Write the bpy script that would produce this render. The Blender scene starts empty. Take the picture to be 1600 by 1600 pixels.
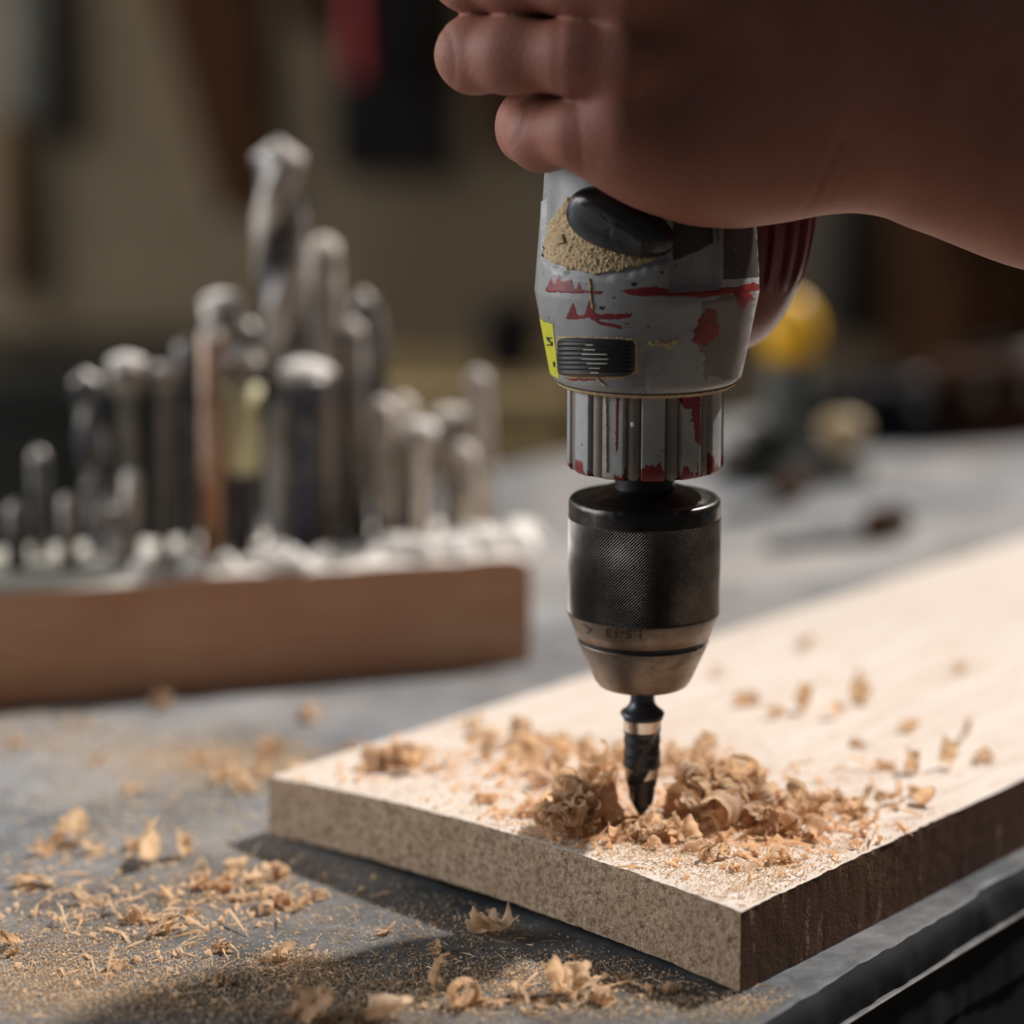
import bpy, math, random
import numpy as np
from mathutils import Vector, Matrix

# ------------------------------------------------------------------ camera, world, lights, exposure
sc = bpy.context.scene
C = sc.collection
FPX, HOR = 4300.0, 60.0                       # focal length and horizon row of a 1600 px frame
PITCH = math.atan((800 - HOR) / FPX)
BENCH = 0.90                                  # bench top height
CAM = np.array([0.0, 0.0, BENCH + 0.2394])
FW = np.array([0, math.cos(PITCH), -math.sin(PITCH)])
RT = np.array([1.0, 0, 0])
UP = np.array([0, math.sin(PITCH), math.cos(PITCH)])

cd = bpy.data.cameras.new('camera')
cam = bpy.data.objects.new('camera', cd); C.objects.link(cam)
cam.location = CAM; cam.rotation_euler = (math.pi / 2 - PITCH, 0, 0)
cd.sensor_width = 36; cd.sensor_fit = 'HORIZONTAL'; cd.lens = FPX / 1600 * 36
cd.clip_start = 0.01; cd.clip_end = 50
cd.dof.use_dof = True; cd.dof.focus_distance = 0.728; cd.dof.aperture_fstop = 4.9
sc.camera = cam

sc.view_settings.view_transform = 'Standard'; sc.view_settings.look = 'None'
sc.view_settings.gamma = 1; sc.view_settings.use_curve_mapping = False
sc.view_settings.exposure = 0.0
sc.cycles.diffuse_bounces = 8

w = bpy.data.worlds.new('world'); sc.world = w; w.use_nodes = True
w.node_tree.nodes['Background'].inputs[0].default_value = (0.72, 0.76, 0.82, 1)
w.node_tree.nodes['Background'].inputs[1].default_value = 0.07

SUN_AZ, SUN_EL = math.radians(42), math.radians(47)
sl = bpy.data.lights.new('sun', 'SUN'); sl.energy = 5.8; sl.angle = math.radians(3.0); sl.color = (1, 0.965, 0.935)
sun = bpy.data.objects.new('sun', sl); C.objects.link(sun)
sd = Vector((math.cos(SUN_AZ) * math.cos(SUN_EL), math.sin(SUN_AZ) * math.cos(SUN_EL), math.sin(SUN_EL)))
sun.rotation_euler = sd.to_track_quat('Z', 'Y').to_euler()
sun.location = (1, 2, 3)

def area(name, loc, target, size, power, col):
    l = bpy.data.lights.new(name, 'AREA'); l.shape = 'RECTANGLE'; l.size, l.size_y = size; l.energy = power; l.color = col
    o = bpy.data.objects.new(name, l); C.objects.link(o); o.location = loc
    o.rotation_euler = (Vector(loc) - Vector(target)).to_track_quat('Z', 'Y').to_euler()
    return o
# daylight from the workshop window on the side the end of the board faces
area('window_light', (-1.75, 1.05, 1.62), (0, 0.85, 1.05), (1.3, 1.0), 30.0, (0.95, 0.97, 1.0))
# added fill without a visible source, brightens the back wall from the same side
area('wall_fill_light', (-1.3, 2.5, 1.5), (-0.5, 3.0, 1.05), (0.5, 0.6), 9.0, (1.0, 0.93, 0.80))

# ------------------------------------------------------------------ helpers
rng = np.random.default_rng(7)

def ray(px, py):
    return FW + (px - 800) / FPX * RT - (py - 800) / FPX * UP
def on(px, py, z):
    r = ray(px, py); return CAM + r * ((z - CAM[2]) / r[2])
def P(px, py, d):
    return CAM + ray(px, py) * d
def project(p):
    q = np.asarray(p) - CAM; d = q @ FW
    return 800 + FPX * (q @ RT) / d, 800 - FPX * (q @ UP) / d, d

def tag(o, label=None, cat=None, group=None, kind=None):
    if label: o['label'] = label
    if cat: o['category'] = cat
    if group: o['group'] = group
    if kind: o['kind'] = kind
    return o
def empty(name, loc=(0, 0, 0), rot=(0, 0, 0)):
    o = bpy.data.objects.new(name, None); C.objects.link(o); o.location = loc; o.rotation_euler = rot
    o.empty_display_size = 0.01
    return o
def mesh(name, V, F, smooth=True, mats=(), fm=None):
    me = bpy.data.meshes.new(name)
    V = np.asarray(V, dtype=np.float32)
    if isinstance(F, np.ndarray):
        n, k = F.shape
        me.vertices.add(len(V)); me.vertices.foreach_set('co', V.ravel())
        me.loops.add(n * k); me.loops.foreach_set('vertex_index', F.astype(np.int32).ravel())
        me.polygons.add(n); me.polygons.foreach_set('loop_start', np.arange(0, n * k, k, dtype=np.int32))
        me.polygons.foreach_set('loop_total', np.full(n, k, dtype=np.int32))
    else:
        me.from_pydata([tuple(v) for v in V.tolist()], [], [tuple(f) for f in F])
    for m in (mats if isinstance(mats, (list, tuple)) else [mats]): me.materials.append(m)
    if fm is not None: me.polygons.foreach_set('material_index', np.asarray(fm, dtype=np.int32))
    me.polygons.foreach_set('use_smooth', np.full(len(me.polygons), smooth, dtype=bool))
    me.update(); me.validate()
    return me
def obj(name, me, parent=None):
    o = bpy.data.objects.new(name, me); C.objects.link(o)
    if parent: o.parent = parent
    return o
def gridfaces(n, m, wrap=False, flip=False):
    """n rows x m columns of vertices"""
    i = np.arange(n - 1)[:, None]; j = np.arange(m if wrap else m - 1)[None, :]
    j2 = (j + 1) % m
    a = i * m + j; b = i * m + j2; c = (i + 1) * m + j2; d = (i + 1) * m + j
    q = np.stack([a, b, c, d], -1).reshape(-1, 4)
    return q[:, ::-1] if flip else q
def lathe(name, prof, mat, parent, n=64, rf=None, smooth=True, fm=None, cx=0.0):
    """prof: (z, r) from bottom to top; rf(theta, z, r) -> r"""
    prof = np.asarray(prof, float)
    th = np.linspace(0, 2 * np.pi, n, endpoint=False)
    Z = np.repeat(prof[:, :1], n, 1); R = np.repeat(prof[:, 1:2], n, 1); T = np.repeat(th[None], len(prof), 0)
    if rf is not None: R = rf(T, Z, R)
    V = np.stack([cx + R * np.cos(T), R * np.sin(T), Z], -1).reshape(-1, 3)
    F = gridfaces(len(prof), n, wrap=True)
    return obj(name, mesh(name, V, F, smooth, mat, fm(T, Z) if fm else None), parent)
def resample(prof, step):
    out = []
    for (a, b) in zip(prof[:-1], prof[1:]):
        k = max(1, int(math.ceil(math.hypot(b[0] - a[0], b[1] - a[1]) / step)))
        for i in range(k): out.append((a[0] + (b[0] - a[0]) * i / k, a[1] + (b[1] - a[1]) * i / k))
    out.append(prof[-1]); return out
class MB:
    """collects boxes, tubes and turned shapes into one mesh"""
    def __init__(s): s.V = []; s.F = []; s.n = 0
    def add(s, V, F):
        s.V += [tuple(map(float, v)) for v in V]; s.F += [tuple(int(i) + s.n for i in f) for f in F]; s.n = len(s.V)
    def box(s, lo, hi, M=None, b=0.0):
        lo = np.array(lo, float); hi = np.array(hi, float); c = (lo + hi) / 2; h = (hi - lo) / 2
        b = min(b, *(h * 0.9)) if b else 0
        if b == 0:
            V = [c + h * np.array([x, y, z]) for x in (-1, 1) for y in (-1, 1) for z in (-1, 1)]
            F = [(0, 1, 3, 2), (4, 6, 7, 5), (0, 4, 5, 1), (2, 3, 7, 6), (0, 2, 6, 4), (1, 5, 7, 3)]
        else:
            V = []; 
            for x in (-1, 1):
                for y in (-1, 1):
                    for z in (-1, 1):
                        s3 = np.array([x, y, z])
                        for k in range(3):
                            d = s3 * (h - b); d[k] = s3[k] * h[k]; V.append(c + d)
            def I(x, y, z, k): return ((x > 0) * 4 + (y > 0) * 2 + (z > 0)) * 3 + k
            F = []
            for k in range(3):
                u, v = [(1, 2), (2, 0), (0, 1)][k]
                for sg in (-1, 1):
                    q = []
                    for (a, e) in ((-1, -1), (1, -1), (1, 1), (-1, 1)):
                        s3 = [0, 0, 0]; s3[k] = sg; s3[u] = a; s3[v] = e; q.append(I(*s3, k))
                    F.append(q if sg > 0 else q[::-1])
            for k in range(3):
                u, v = [(1, 2), (2, 0), (0, 1)][k]
                for a in (-1, 1):
                    for e in (-1, 1):
                        s1 = [0, 0, 0]; s2 = [0, 0, 0]; s1[u] = s2[u] = a; s1[v] = s2[v] = e; s1[k] = -1; s2[k] = 1
                        q = [I(*s1, u), I(*s2, u), I(*s2, v), I(*s1, v)]
                        F.append(q if a * e < 0 else q[::-1])
            for x in (-1, 1):
                for y in (-1, 1):
                    for z in (-1, 1):
                        q = [I(x, y, z, 0), I(x, y, z, 1), I(x, y, z, 2)]
                        F.append(q if x * y * z > 0 else q[::-1])
        if M is not None: V = [np.array(M @ Vector(v)) for v in V]
        s.add(V, F); return s
    def tube(s, pts, rs, n=10, caps=True, squash=1.0):
        pts = [np.array(p, float) for p in pts]; k = len(pts); V = []; F = []
        rs = rs if hasattr(rs, '__len__') else [rs] * k
        ref = np.array([0.31, 0.2, 0.93])
        for i in range(k):
            t = pts[min(i + 1, k - 1)] - pts[max(i - 1, 0)]; t /= np.linalg.norm(t) + 1e-12
            a = np.cross(ref, t)
            if np.linalg.norm(a) < 0.2: a = np.cross([1.0, 0, 0], t)
            a /= np.linalg.norm(a); b = np.cross(t, a)
            for j in range(n):
                q = 2 * np.pi * j / n; V.append(pts[i] + rs[i] * (a * np.cos(q) + squash * b * np.sin(q)))
        for i in range(k - 1):
            for j in range(n): F.append((i * n + j, i * n + (j + 1) % n, (i + 1) * n + (j + 1) % n, (i + 1) * n + j))
        if caps: F.append(tuple(range(n))[::-1]); F.append(tuple((k - 1) * n + j for j in range(n)))
        s.add(V, F); return s
    def prism(s, poly, t0, t1, axis=1):
        """polygon in the two other axes, extruded along axis"""
        n = len(poly); V = []
        for t in (t0, t1):
            for (a, b) in poly:
                V.append({0: (t, a, b), 1: (a, t, b), 2: (a, b, t)}[axis])
        F = [tuple(range(n)), tuple(range(n, 2 * n))[::-1]] + [(i, n + i, n + (i + 1) % n, (i + 1) % n) for i in range(n)]
        s.add(V, F); return s
    def build(s, name, mat, parent=None, smooth=False):
        me = mesh(name, s.V, s.F, smooth, mat)
        import bmesh
        bm = bmesh.new(); bm.from_mesh(me); bmesh.ops.recalc_face_normals(bm, faces=bm.faces); bm.to_mesh(me); bm.free()
        if smooth:
            me.set_sharp_from_angle(angle=math.radians(40))
        return obj(name, me, parent)

# value noise for geometry (numpy)
def vnoise(p, seed=0):
    p = np.asarray(p, float); i = np.floor(p).astype(np.int64); f = p - i; f = f * f * (3 - 2 * f)
    def h(ix):
        n = ix[..., 0] * 374761393 + ix[..., 1] * 668265263 + ix[..., 2] * 2147483647 + seed * 974711
        n = (n ^ (n >> 13)) * 1274126177; n = n ^ (n >> 16)
        return (n & 0xffff) / 32768.0 - 1
    r = 0
    for dx in (0, 1):
        for dy in (0, 1):
            for dz in (0, 1):
                wgt = (f[..., 0] if dx else 1 - f[..., 0]) * (f[..., 1] if dy else 1 - f[..., 1]) * (f[..., 2] if dz else 1 - f[..., 2])
                r = r + wgt * h(i + np.array([dx, dy, dz]))
    return r
def n2(x, y, s, seed=0):
    x = np.asarray(x, float); y = np.asarray(y, float)
    return vnoise(np.stack([x * s, y * s, np.zeros_like(x) + 0.5], -1), seed)

# ------------------------------------------------------------------ materials
class NT:
    def __init__(s, name):
        s.m = bpy.data.materials.new(name); s.m.use_nodes = True; s.t = s.m.node_tree; s.N = s.t.nodes; s.L = s.t.links
        s.bsdf = s.N['Principled BSDF']; s.out = s.N['Material Output']; s._tc = None
    def n(s, typ, **kw):
        nd = s.N.new(typ)
        for k, v in kw.items(): setattr(nd, k, v)
        return nd
    def set(s, inp, v):
        if isinstance(v, bpy.types.NodeSocket): s.L.new(v, inp)
        elif isinstance(v, (tuple, list)): inp.default_value = tuple(v) + (1,) if len(v) == 3 and len(inp.default_value) == 4 else tuple(v)
        else: inp.default_value = v
    def co(s, kind='Object', scale=None, rot=None):
        if s._tc is None: s._tc = s.n('ShaderNodeTexCoord')
        o = s._tc.outputs[kind]
        if rot is not None:
            mr = s.n('ShaderNodeMapping'); s.L.new(o, mr.inputs[0]); mr.inputs['Rotation'].default_value = (0, 0, rot); o = mr.outputs[0]
        if scale is None: return o
        mp = s.n('ShaderNodeMapping'); s.L.new(o, mp.inputs[0]); mp.inputs['Scale'].default_value = scale
        return mp.outputs[0]
    def noise(s, scale, detail=4, rough=0.55, co=None, dist=0.0):
        nd = s.n('ShaderNodeTexNoise'); s.L.new(co or s.co(), nd.inputs['Vector'])
        nd.inputs['Scale'].default_value = scale; nd.inputs['Detail'].default_value = detail
        nd.inputs['Roughness'].default_value = rough; nd.inputs['Distortion'].default_value = dist
        return nd.outputs['Fac']
    def voro(s, scale, co=None, feature='F1'):
        nd = s.n('ShaderNodeTexVoronoi', feature=feature); s.L.new(co or s.co(), nd.inputs['Vector']); nd.inputs['Scale'].default_value = scale
        return nd.outputs['Distance']
    def ramp(s, fac, stops, interp='LINEAR'):
        nd = s.n('ShaderNodeValToRGB'); cr = nd.color_ramp; cr.interpolation = interp
        while len(cr.elements) < len(stops): cr.elements.new(0.5)
        for e, (p, c) in zip(cr.elements, stops):
            e.position = p; e.color = (tuple(c) + (1,)) if hasattr(c, '__len__') else (c, c, c, 1)
        s.L.new(fac, nd.inputs[0]); return nd.outputs[0]
    def math(s, op, a, b=None, clamp=False):
        nd = s.n('ShaderNodeMath', operation=op, use_clamp=clamp); s.set(nd.inputs[0], a)
        if b is not None: s.set(nd.inputs[1], b)
        return nd.outputs[0]
    def mix(s, fac, a, b, typ='MIX'):
        nd = s.n('ShaderNodeMix', data_type='RGBA', blend_type=typ); s.set(nd.inputs[0], fac); s.set(nd.inputs[6], a); s.set(nd.inputs[7], b)
        return nd.outputs[2]
    def bump(s, h, strength=0.5, dist=0.001):
        nd = s.n('ShaderNodeBump'); s.L.new(h, nd.inputs['Height']); nd.inputs['Strength'].default_value = strength; nd.inputs['Distance'].default_value = dist
        s.L.new(nd.outputs[0], s.bsdf.inputs['Normal'])
    def upness(s):
        g = s.n('ShaderNodeNewGeometry'); sp = s.n('ShaderNodeSeparateXYZ'); s.L.new(g.outputs['Normal'], sp.inputs[0]); return sp.outputs[2]
    def sep(s, co=None):
        sp = s.n('ShaderNodeSeparateXYZ'); s.L.new(co or s.co(), sp.inputs[0]); return sp.outputs
    def fin(s, col=None, rough=None, metal=None, spec=None, **kw):
        b = s.bsdf.inputs
        if col is not None: s.set(b['Base Color'], col)
        if rough is not None: s.set(b['Roughness'], rough)
        if metal is not None: s.set(b['Metallic'], metal)
        if spec is not None: s.set(b['Specular IOR Level'], spec)
        for k, v in kw.items(): s.set(b[k], v)
        return s.m
def plain(name, col, rough=0.5, metal=0.0, var=0.25, scale=60, spec=None, bump=0.0):
    m = NT(name); f = m.noise(scale, 5)
    c = m.ramp(f, [(0.3, tuple(x * (1 - var) for x in col)), (0.7, tuple(min(1, x * (1 + var)) for x in col))])
    if bump: m.bump(f, bump, 0.0006)
    return m.fin(c, rough, metal, spec)

DUSTC = (0.62, 0.52, 0.41)
M = {}
# bench: dark blue grey paint, worn, with a film of sawdust that thickens in patches
m = NT('bench_paint'); n1 = m.noise(9, 6, 0.6); n3 = m.noise(260, 4, 0.7); n4 = m.noise(45, 5, 0.65)
base = m.ramp(n4, [(0.3, (0.02, 0.023, 0.027)), (0.5, (0.05, 0.055, 0.06)), (0.75, (0.15, 0.155, 0.16))])
far = m.ramp(m.math('ADD', m.sep()[1], m.math('MULTIPLY', n1, 0.22)), [(0.20, 0.0), (0.42, 1.0)])      # paler blue grey, and more sawdust, away from the worked edge
dm = m.math('MULTIPLY', m.ramp(n1, [(0.40, 0.0), (0.66, 1.0)]), m.ramp(n3, [(0.35, 0.25), (0.6, 1.0)]))
c = m.mix(m.math('MULTIPLY', m.math('MULTIPLY', far, m.ramp(m.noise(17, 4, 0.6), [(0.38, 0.35), (0.58, 1.0)])), 0.56), base, (0.35, 0.355, 0.365)); c = m.mix(m.math('MULTIPLY', dm, m.math('ADD', 0.16, m.math('MULTIPLY', far, 0.38))), c, (0.50, 0.40, 0.31))
m.bump(m.mix(0.5, n3, n4), 0.35, 0.0006)
M['bench'] = m.fin(c, m.ramp(n4, [(0.3, 0.5), (0.7, 0.7)]), 0.0, 0.35)
M['bench_edge'] = plain('bench_edge_dark', (0.010, 0.011, 0.013), 0.85, 0, 0.5, 70, 0.1, bump=0.3)
M['bench_worn'] = plain('bench_worn_edge', (0.11, 0.105, 0.10), 0.5, 0.2, 0.5, 120, bump=0.3)

# board faces
m = NT('board_top'); co = m.co(scale=(1, 14, 1), rot=-0.9285); g = m.noise(14, 6, 0.6, co, 0.4); gf = m.noise(420, 3, 0.7, m.co(scale=(0.2, 1, 1), rot=-0.9285))
c = m.ramp(g, [(0.3, (0.57, 0.46, 0.37)), (0.55, (0.64, 0.55, 0.47)), (0.75, (0.68, 0.61, 0.54))])
c = m.mix(m.ramp(gf, [(0.35, 0.35), (0.5, 0.0)]), c, (0.43, 0.31, 0.22))
m.bump(gf, 0.35, 0.0007); M['board_top'] = m.fin(c, 0.62, 0, 0.25)
m = NT('board_end_grain'); a = m.noise(520, 6, 0.85); b = m.noise(60, 4); d = m.noise(1500, 3, 0.7)
c = m.ramp(a, [(0.38, (0.17, 0.10, 0.055)), (0.5, (0.58, 0.42, 0.29)), (0.62, (0.80, 0.63, 0.47))])
c = m.mix(m.ramp(b, [(0.35, 0.45), (0.6, 0.0)]), c, (0.42, 0.29, 0.19))
m.bump(m.mix(0.5, a, d), 1.0, 0.0016); M['board_end'] = m.fin(c, 0.85, 0, 0.15)
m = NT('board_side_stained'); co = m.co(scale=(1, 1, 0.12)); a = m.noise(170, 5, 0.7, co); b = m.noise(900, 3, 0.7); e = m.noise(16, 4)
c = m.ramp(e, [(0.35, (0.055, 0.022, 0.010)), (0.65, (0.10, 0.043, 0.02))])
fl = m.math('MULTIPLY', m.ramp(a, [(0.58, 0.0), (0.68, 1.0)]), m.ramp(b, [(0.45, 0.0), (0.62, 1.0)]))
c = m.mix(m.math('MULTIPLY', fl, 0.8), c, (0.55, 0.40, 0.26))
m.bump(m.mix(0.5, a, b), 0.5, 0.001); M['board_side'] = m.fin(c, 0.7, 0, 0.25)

# shavings: pale, let light through, vary from piece to piece
def shaving_mat(name, lo, hi, trans=0.4):
    m = NT(name); oi = m.n('ShaderNodeObjectInfo'); f = m.noise(300, 4, 0.6); g = m.noise(1500, 2, 0.6, m.co(scale=(0.15, 1, 1)))
    c = m.mix(m.math('ADD', m.math('MULTIPLY', oi.outputs['Random'], 0.6), m.math('MULTIPLY', f, 0.45), True), lo, hi)
    c = m.mix(m.ramp(g, [(0.3, 0.3), (0.55, 0)]), c, tuple(x * 0.6 for x in lo))
    m.bump(g, 0.4, 0.0004)
    m.fin(c, 0.6, 0, 0.2)
    tr = m.n('ShaderNodeBsdfTranslucent'); m.L.new(m.mix(0.7, c, (1.0, 0.87, 0.69)), tr.inputs[0])
    ms = m.n('ShaderNodeMixShader'); ms.inputs[0].default_value = trans
    m.L.new(m.bsdf.outputs[0], ms.inputs[1]); m.L.new(tr.outputs[0], ms.inputs[2]); m.L.new(ms.outputs[0], m.out.inputs[0])
    return m.m
M['shaving'] = shaving_mat('shaving_wood', (0.84, 0.53, 0.31), (0.96, 0.83, 0.68), 0.7)
M['dust'] = shaving_mat('sawdust_grains', (0.74, 0.57, 0.39), (0.88, 0.75, 0.58), 0.3)

# metals and drill finishes
m = NT('blackened_steel'); a = m.noise(140, 5, 0.65); b = m.noise(26, 4)
c = m.ramp(b, [(0.38, (0.02, 0.02, 0.021)), (0.62, (0.08, 0.072, 0.064))]); c = m.mix(m.ramp(a, [(0.55, 0), (0.75, 0.5)]), c, (0.33, 0.27, 0.22))
M['chuck_dark'] = m.fin(c, m.ramp(a, [(0.3, 0.24), (0.7, 0.42)]), 0.9)
m = NT('knurled_steel'); z = m.sep()[2]; b = m.noise(55, 4, 0.6)
c = m.ramp(b, [(0.38, (0.025, 0.025, 0.025)), (0.62, (0.12, 0.10, 0.085))]); ta = m.n('ShaderNodeAttribute', attribute_name='worn_tip'); tipw = m.ramp(ta.outputs['Fac'], [(0.72, 0.0), (1.0, 1.0)])
c = m.mix(m.math('MULTIPLY', tipw, m.ramp(m.noise(40, 3), [(0.38, 0.1), (0.62, 1.0)])), c, (0.50, 0.46, 0.41)); M['chuck_knurl'] = m.fin(c, 0.36, 0.9)
m = NT('worn_steel'); a = m.noise(180, 5, 0.7, m.co(scale=(1, 1, 2.2))); b = m.noise(45, 5, 0.65)
c = m.ramp(b, [(0.3, (0.12, 0.092, 0.075)), (0.5, (0.22, 0.18, 0.15)), (0.7, (0.32, 0.275, 0.24))]); c = m.mix(m.ramp(a, [(0.3, 0.6), (0.5, 0)]), c, (0.13, 0.085, 0.06))
m.bump(a, 0.12, 0.0004); M['chuck_worn'] = m.fin(c, m.ramp(a, [(0.3, 0.5), (0.7, 0.33)]), 0.8)
M['black'] = plain('black_rubber_gap', (0.012, 0.012, 0.013), 0.4)
M['black_ink'] = plain('black_ink', (0.02, 0.015, 0.012), 0.6)
M['bit_black'] = plain('black_oxide_steel', (0.045, 0.049, 0.058), 0.36, 0.55, 0.3, 200)
M['bit_band'] = plain('ground_bright_steel', (0.62, 0.60, 0.57), 0.24, 1.0, 0.1, 200)
def paint(name, col, dark, chipc=None, zred=None):
    m = NT(name); a = m.noise(120, 6, 0.7); b = m.noise(38, 5, 0.6); v = m.noise(520, 3, 0.7)
    c = m.ramp(b, [(0.35, dark), (0.6, col)])
    c = m.mix(m.ramp(v, [(0.66, 0), (0.70, 0.85)]), c, (0.02, 0.017, 0.015))
    c = m.mix(m.ramp(a, [(0.62, 0), (0.70, 0.55)]), c, (0.36, 0.28, 0.21))
    if zred is not None:      # the grey paint is worn off to the red plastic along the lower rim
        zz = m.math('ADD', m.sep()[2], m.math('MULTIPLY', m.math('SUBTRACT', m.noise(210, 4, 0.6, m.co(scale=(1, 1, 0.35))), 0.5), 0.021))
        c = m.mix(m.math('LESS_THAN', zz, zred), c, (0.20, 0.018, 0.018))
    m.bump(m.mix(0.4, a, v), 0.22, 0.0006)
    return m.fin(c, m.ramp(a, [(0.3, 0.34), (0.7, 0.58)]), 0.0, 0.5)
M['red_paint'] = plain('red_bare_plastic', (0.21, 0.016, 0.018), 0.4, 0, 0.35, 160)
M['red_dark'] = plain('dark_red_plastic', (0.10, 0.010, 0.016), 0.3, 0, 0.35, 90)
M['lever'] = plain('black_lever_plastic', (0.008, 0.008, 0.010), 0.3, 0, 0.3, 150)
M['lever_face'] = plain('lit_lever_face', (0.035, 0.038, 0.045), 0.5, 0, 0.2, 150)  # lighter tone stands for the light falling on the facet
M['slider'] = plain('black_slider_plastic', (0.012, 0.013, 0.014), 0.32, 0, 0.3, 150)
M['slider_worn'] = plain('slider_rubbed_ridges', (0.48, 0.44, 0.38), 0.5, 0, 0.3, 400)
M['yellow'] = plain('yellow_sticker', (0.62, 0.60, 0.04), 0.5, 0, 0.1, 200)
M['caked'] = plain('caked_sawdust', (0.50, 0.37, 0.22), 0.95, 0, 0.28, 700, 0.1, 0.6)

# skin
m = NT('skin'); a = m.noise(60, 5, 0.6); b = m.noise(22, 4); v = m.voro(900); fnz = m.noise(700, 4, 0.7)
c = m.ramp(b, [(0.3, (0.27, 0.10, 0.068)), (0.7, (0.40, 0.175, 0.125))]); c = m.mix(m.ramp(a, [(0.56, 0), (0.72, 0.35)]), c, (0.24, 0.07, 0.05))
m.bump(m.mix(0.5, v, fnz), 0.28, 0.0006)
M['skin'] = m.fin(c, 0.6, 0, 0.3)
M['nail'] = plain('finger_nail', (0.55, 0.36, 0.29), 0.3)

# block and cutters
m = NT('block_wood'); g = m.noise(12, 6, 0.6, m.co(scale=(1, 12, 10)), 0.5); b = m.noise(14, 4)
c = m.ramp(g, [(0.3, (0.58, 0.33, 0.19)), (0.7, (0.78, 0.50, 0.33))]); c = m.mix(m.ramp(b, [(0.4, 0.5), (0.65, 0)]), c, (0.55, 0.25, 0.15))
up = m.upness(); dn = m.noise(90, 4)
c = m.mix(m.ramp(m.math('ADD', up, m.math('MULTIPLY', m.math('SUBTRACT', dn, 0.5), 0.5)), [(0.40, 0), (0.7, 1)]), c, m.mix(m.ramp(m.sep()[0], [(0.24, 0.0), (0.37, 1.0)]), (0.36, 0.34, 0.28), (0.86, 0.79, 0.72)))  # pale dust thicker at one end; shade at the other painted as dim grey
M['block'] = m.fin(c, 0.75, 0, 0.2)
def dusty(name, col, rough=0.4, metal=0.8, amt=1.0):
    m = NT(name); f = m.noise(120, 4); up = m.upness()
    c = m.ramp(f, [(0.3, tuple(x * 0.7 for x in col)), (0.7, tuple(min(1, x * 1.3) for x in col))])
    k = m.ramp(m.math('ADD', up, m.math('MULTIPLY', m.math('SUBTRACT', f, 0.5), 0.6)), [(0.0, 0.0), (0.35, 1.0)])
    k = m.math('MAXIMUM', k, m.ramp(m.noise(70, 4), [(0.5, 0.0), (0.85, 0.6)]))
    k = m.math('MULTIPLY', k, amt)
    c = m.mix(k, c, (0.80, 0.72, 0.65))
    return m.fin(c, m.math('MAXIMUM', k, rough), m.math('MULTIPLY', m.math('SUBTRACT', 1.0, k), metal))
M['steel_dusty'] = dusty('dusty_steel', (0.25, 0.22, 0.195), 0.4, 0.8, 0.75)
M['steel_dark'] = dusty('dusty_dark_steel', (0.06, 0.056, 0.056), 0.4, 0.6, 0.4)
M['steel_blue'] = dusty('dusty_blued_steel', (0.05, 0.053, 0.07), 0.4, 0.6, 0.5)
M['steel_light'] = dusty('dusty_light_steel', (0.42, 0.37, 0.32), 0.45, 0.7)
M['copper'] = dusty('dusty_copper', (0.40, 0.20, 0.10), 0.4, 0.6)
M['cream'] = plain('cream_sleeve', (0.80, 0.74, 0.42), 0.5)
M['dustwhite'] = plain('pale_dust', (0.90, 0.84, 0.78), 0.95, 0, 0.12, 150, 0.1, 0.5)

# workshop behind
m = NT('wall_plaster'); a = m.noise(1.6, 5, 0.6); b = m.noise(11, 4)
c = m.ramp(a, [(0.3, (0.14, 0.098, 0.062)), (0.7, (0.23, 0.18, 0.125))]); c = m.mix(m.ramp(b, [(0.4, 0.3), (0.6, 0)]), c, (0.12, 0.115, 0.085))
M['wall'] = m.fin(c, 0.9, 0, 0.1)
M['floor'] = plain('floor_concrete', (0.16, 0.13, 0.09), 0.85, 0, 0.3, 5)
M['darkwood'] = plain('dark_handle_wood', (0.05, 0.021, 0.010), 0.85, 0, 0.4, 30, 0.1)
M['olivewood'] = plain('ochre_plywood', (0.34, 0.24, 0.11), 0.8, 0, 0.25, 9)
M['darksteel'] = plain('dark_tool_steel', (0.03, 0.033, 0.03), 0.45, 0.6, 0.3, 30)
M['greysteel'] = plain('grey_tool_steel', (0.16, 0.16, 0.15), 0.45, 0.5, 0.3, 30)
M['redgrip'] = plain('red_grip', (0.30, 0.008, 0.012), 0.45, 0, 0.2, 30)
M['yellowplastic'] = plain('yellow_plastic', (0.80, 0.42, 0.005), 0.4, 0, 0.15, 30)
M['blackplastic'] = plain('black_plastic', (0.012, 0.011, 0.012), 0.85, 0, 0.3, 30, 0.1)
M['greybox'] = plain('grey_painted_metal', (0.065, 0.068, 0.06), 0.5, 0.2, 0.3, 30)
M['tan'] = plain('tan_wood', (0.40, 0.28, 0.15), 0.6, 0, 0.2, 30)
# ------------------------------------------------------------------ the setting
def setting():
    b = MB().box((-3.0, -0.6, -0.1), (3.4, 3.15, 0.0)); tag(b.build('floor', M['floor']), kind='structure')
    b = MB().box((-3.0, 3.0, 0.0), (3.4, 3.12, 1.95)); tag(b.build('wall_back', M['wall']), kind='structure')
setting()

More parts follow.
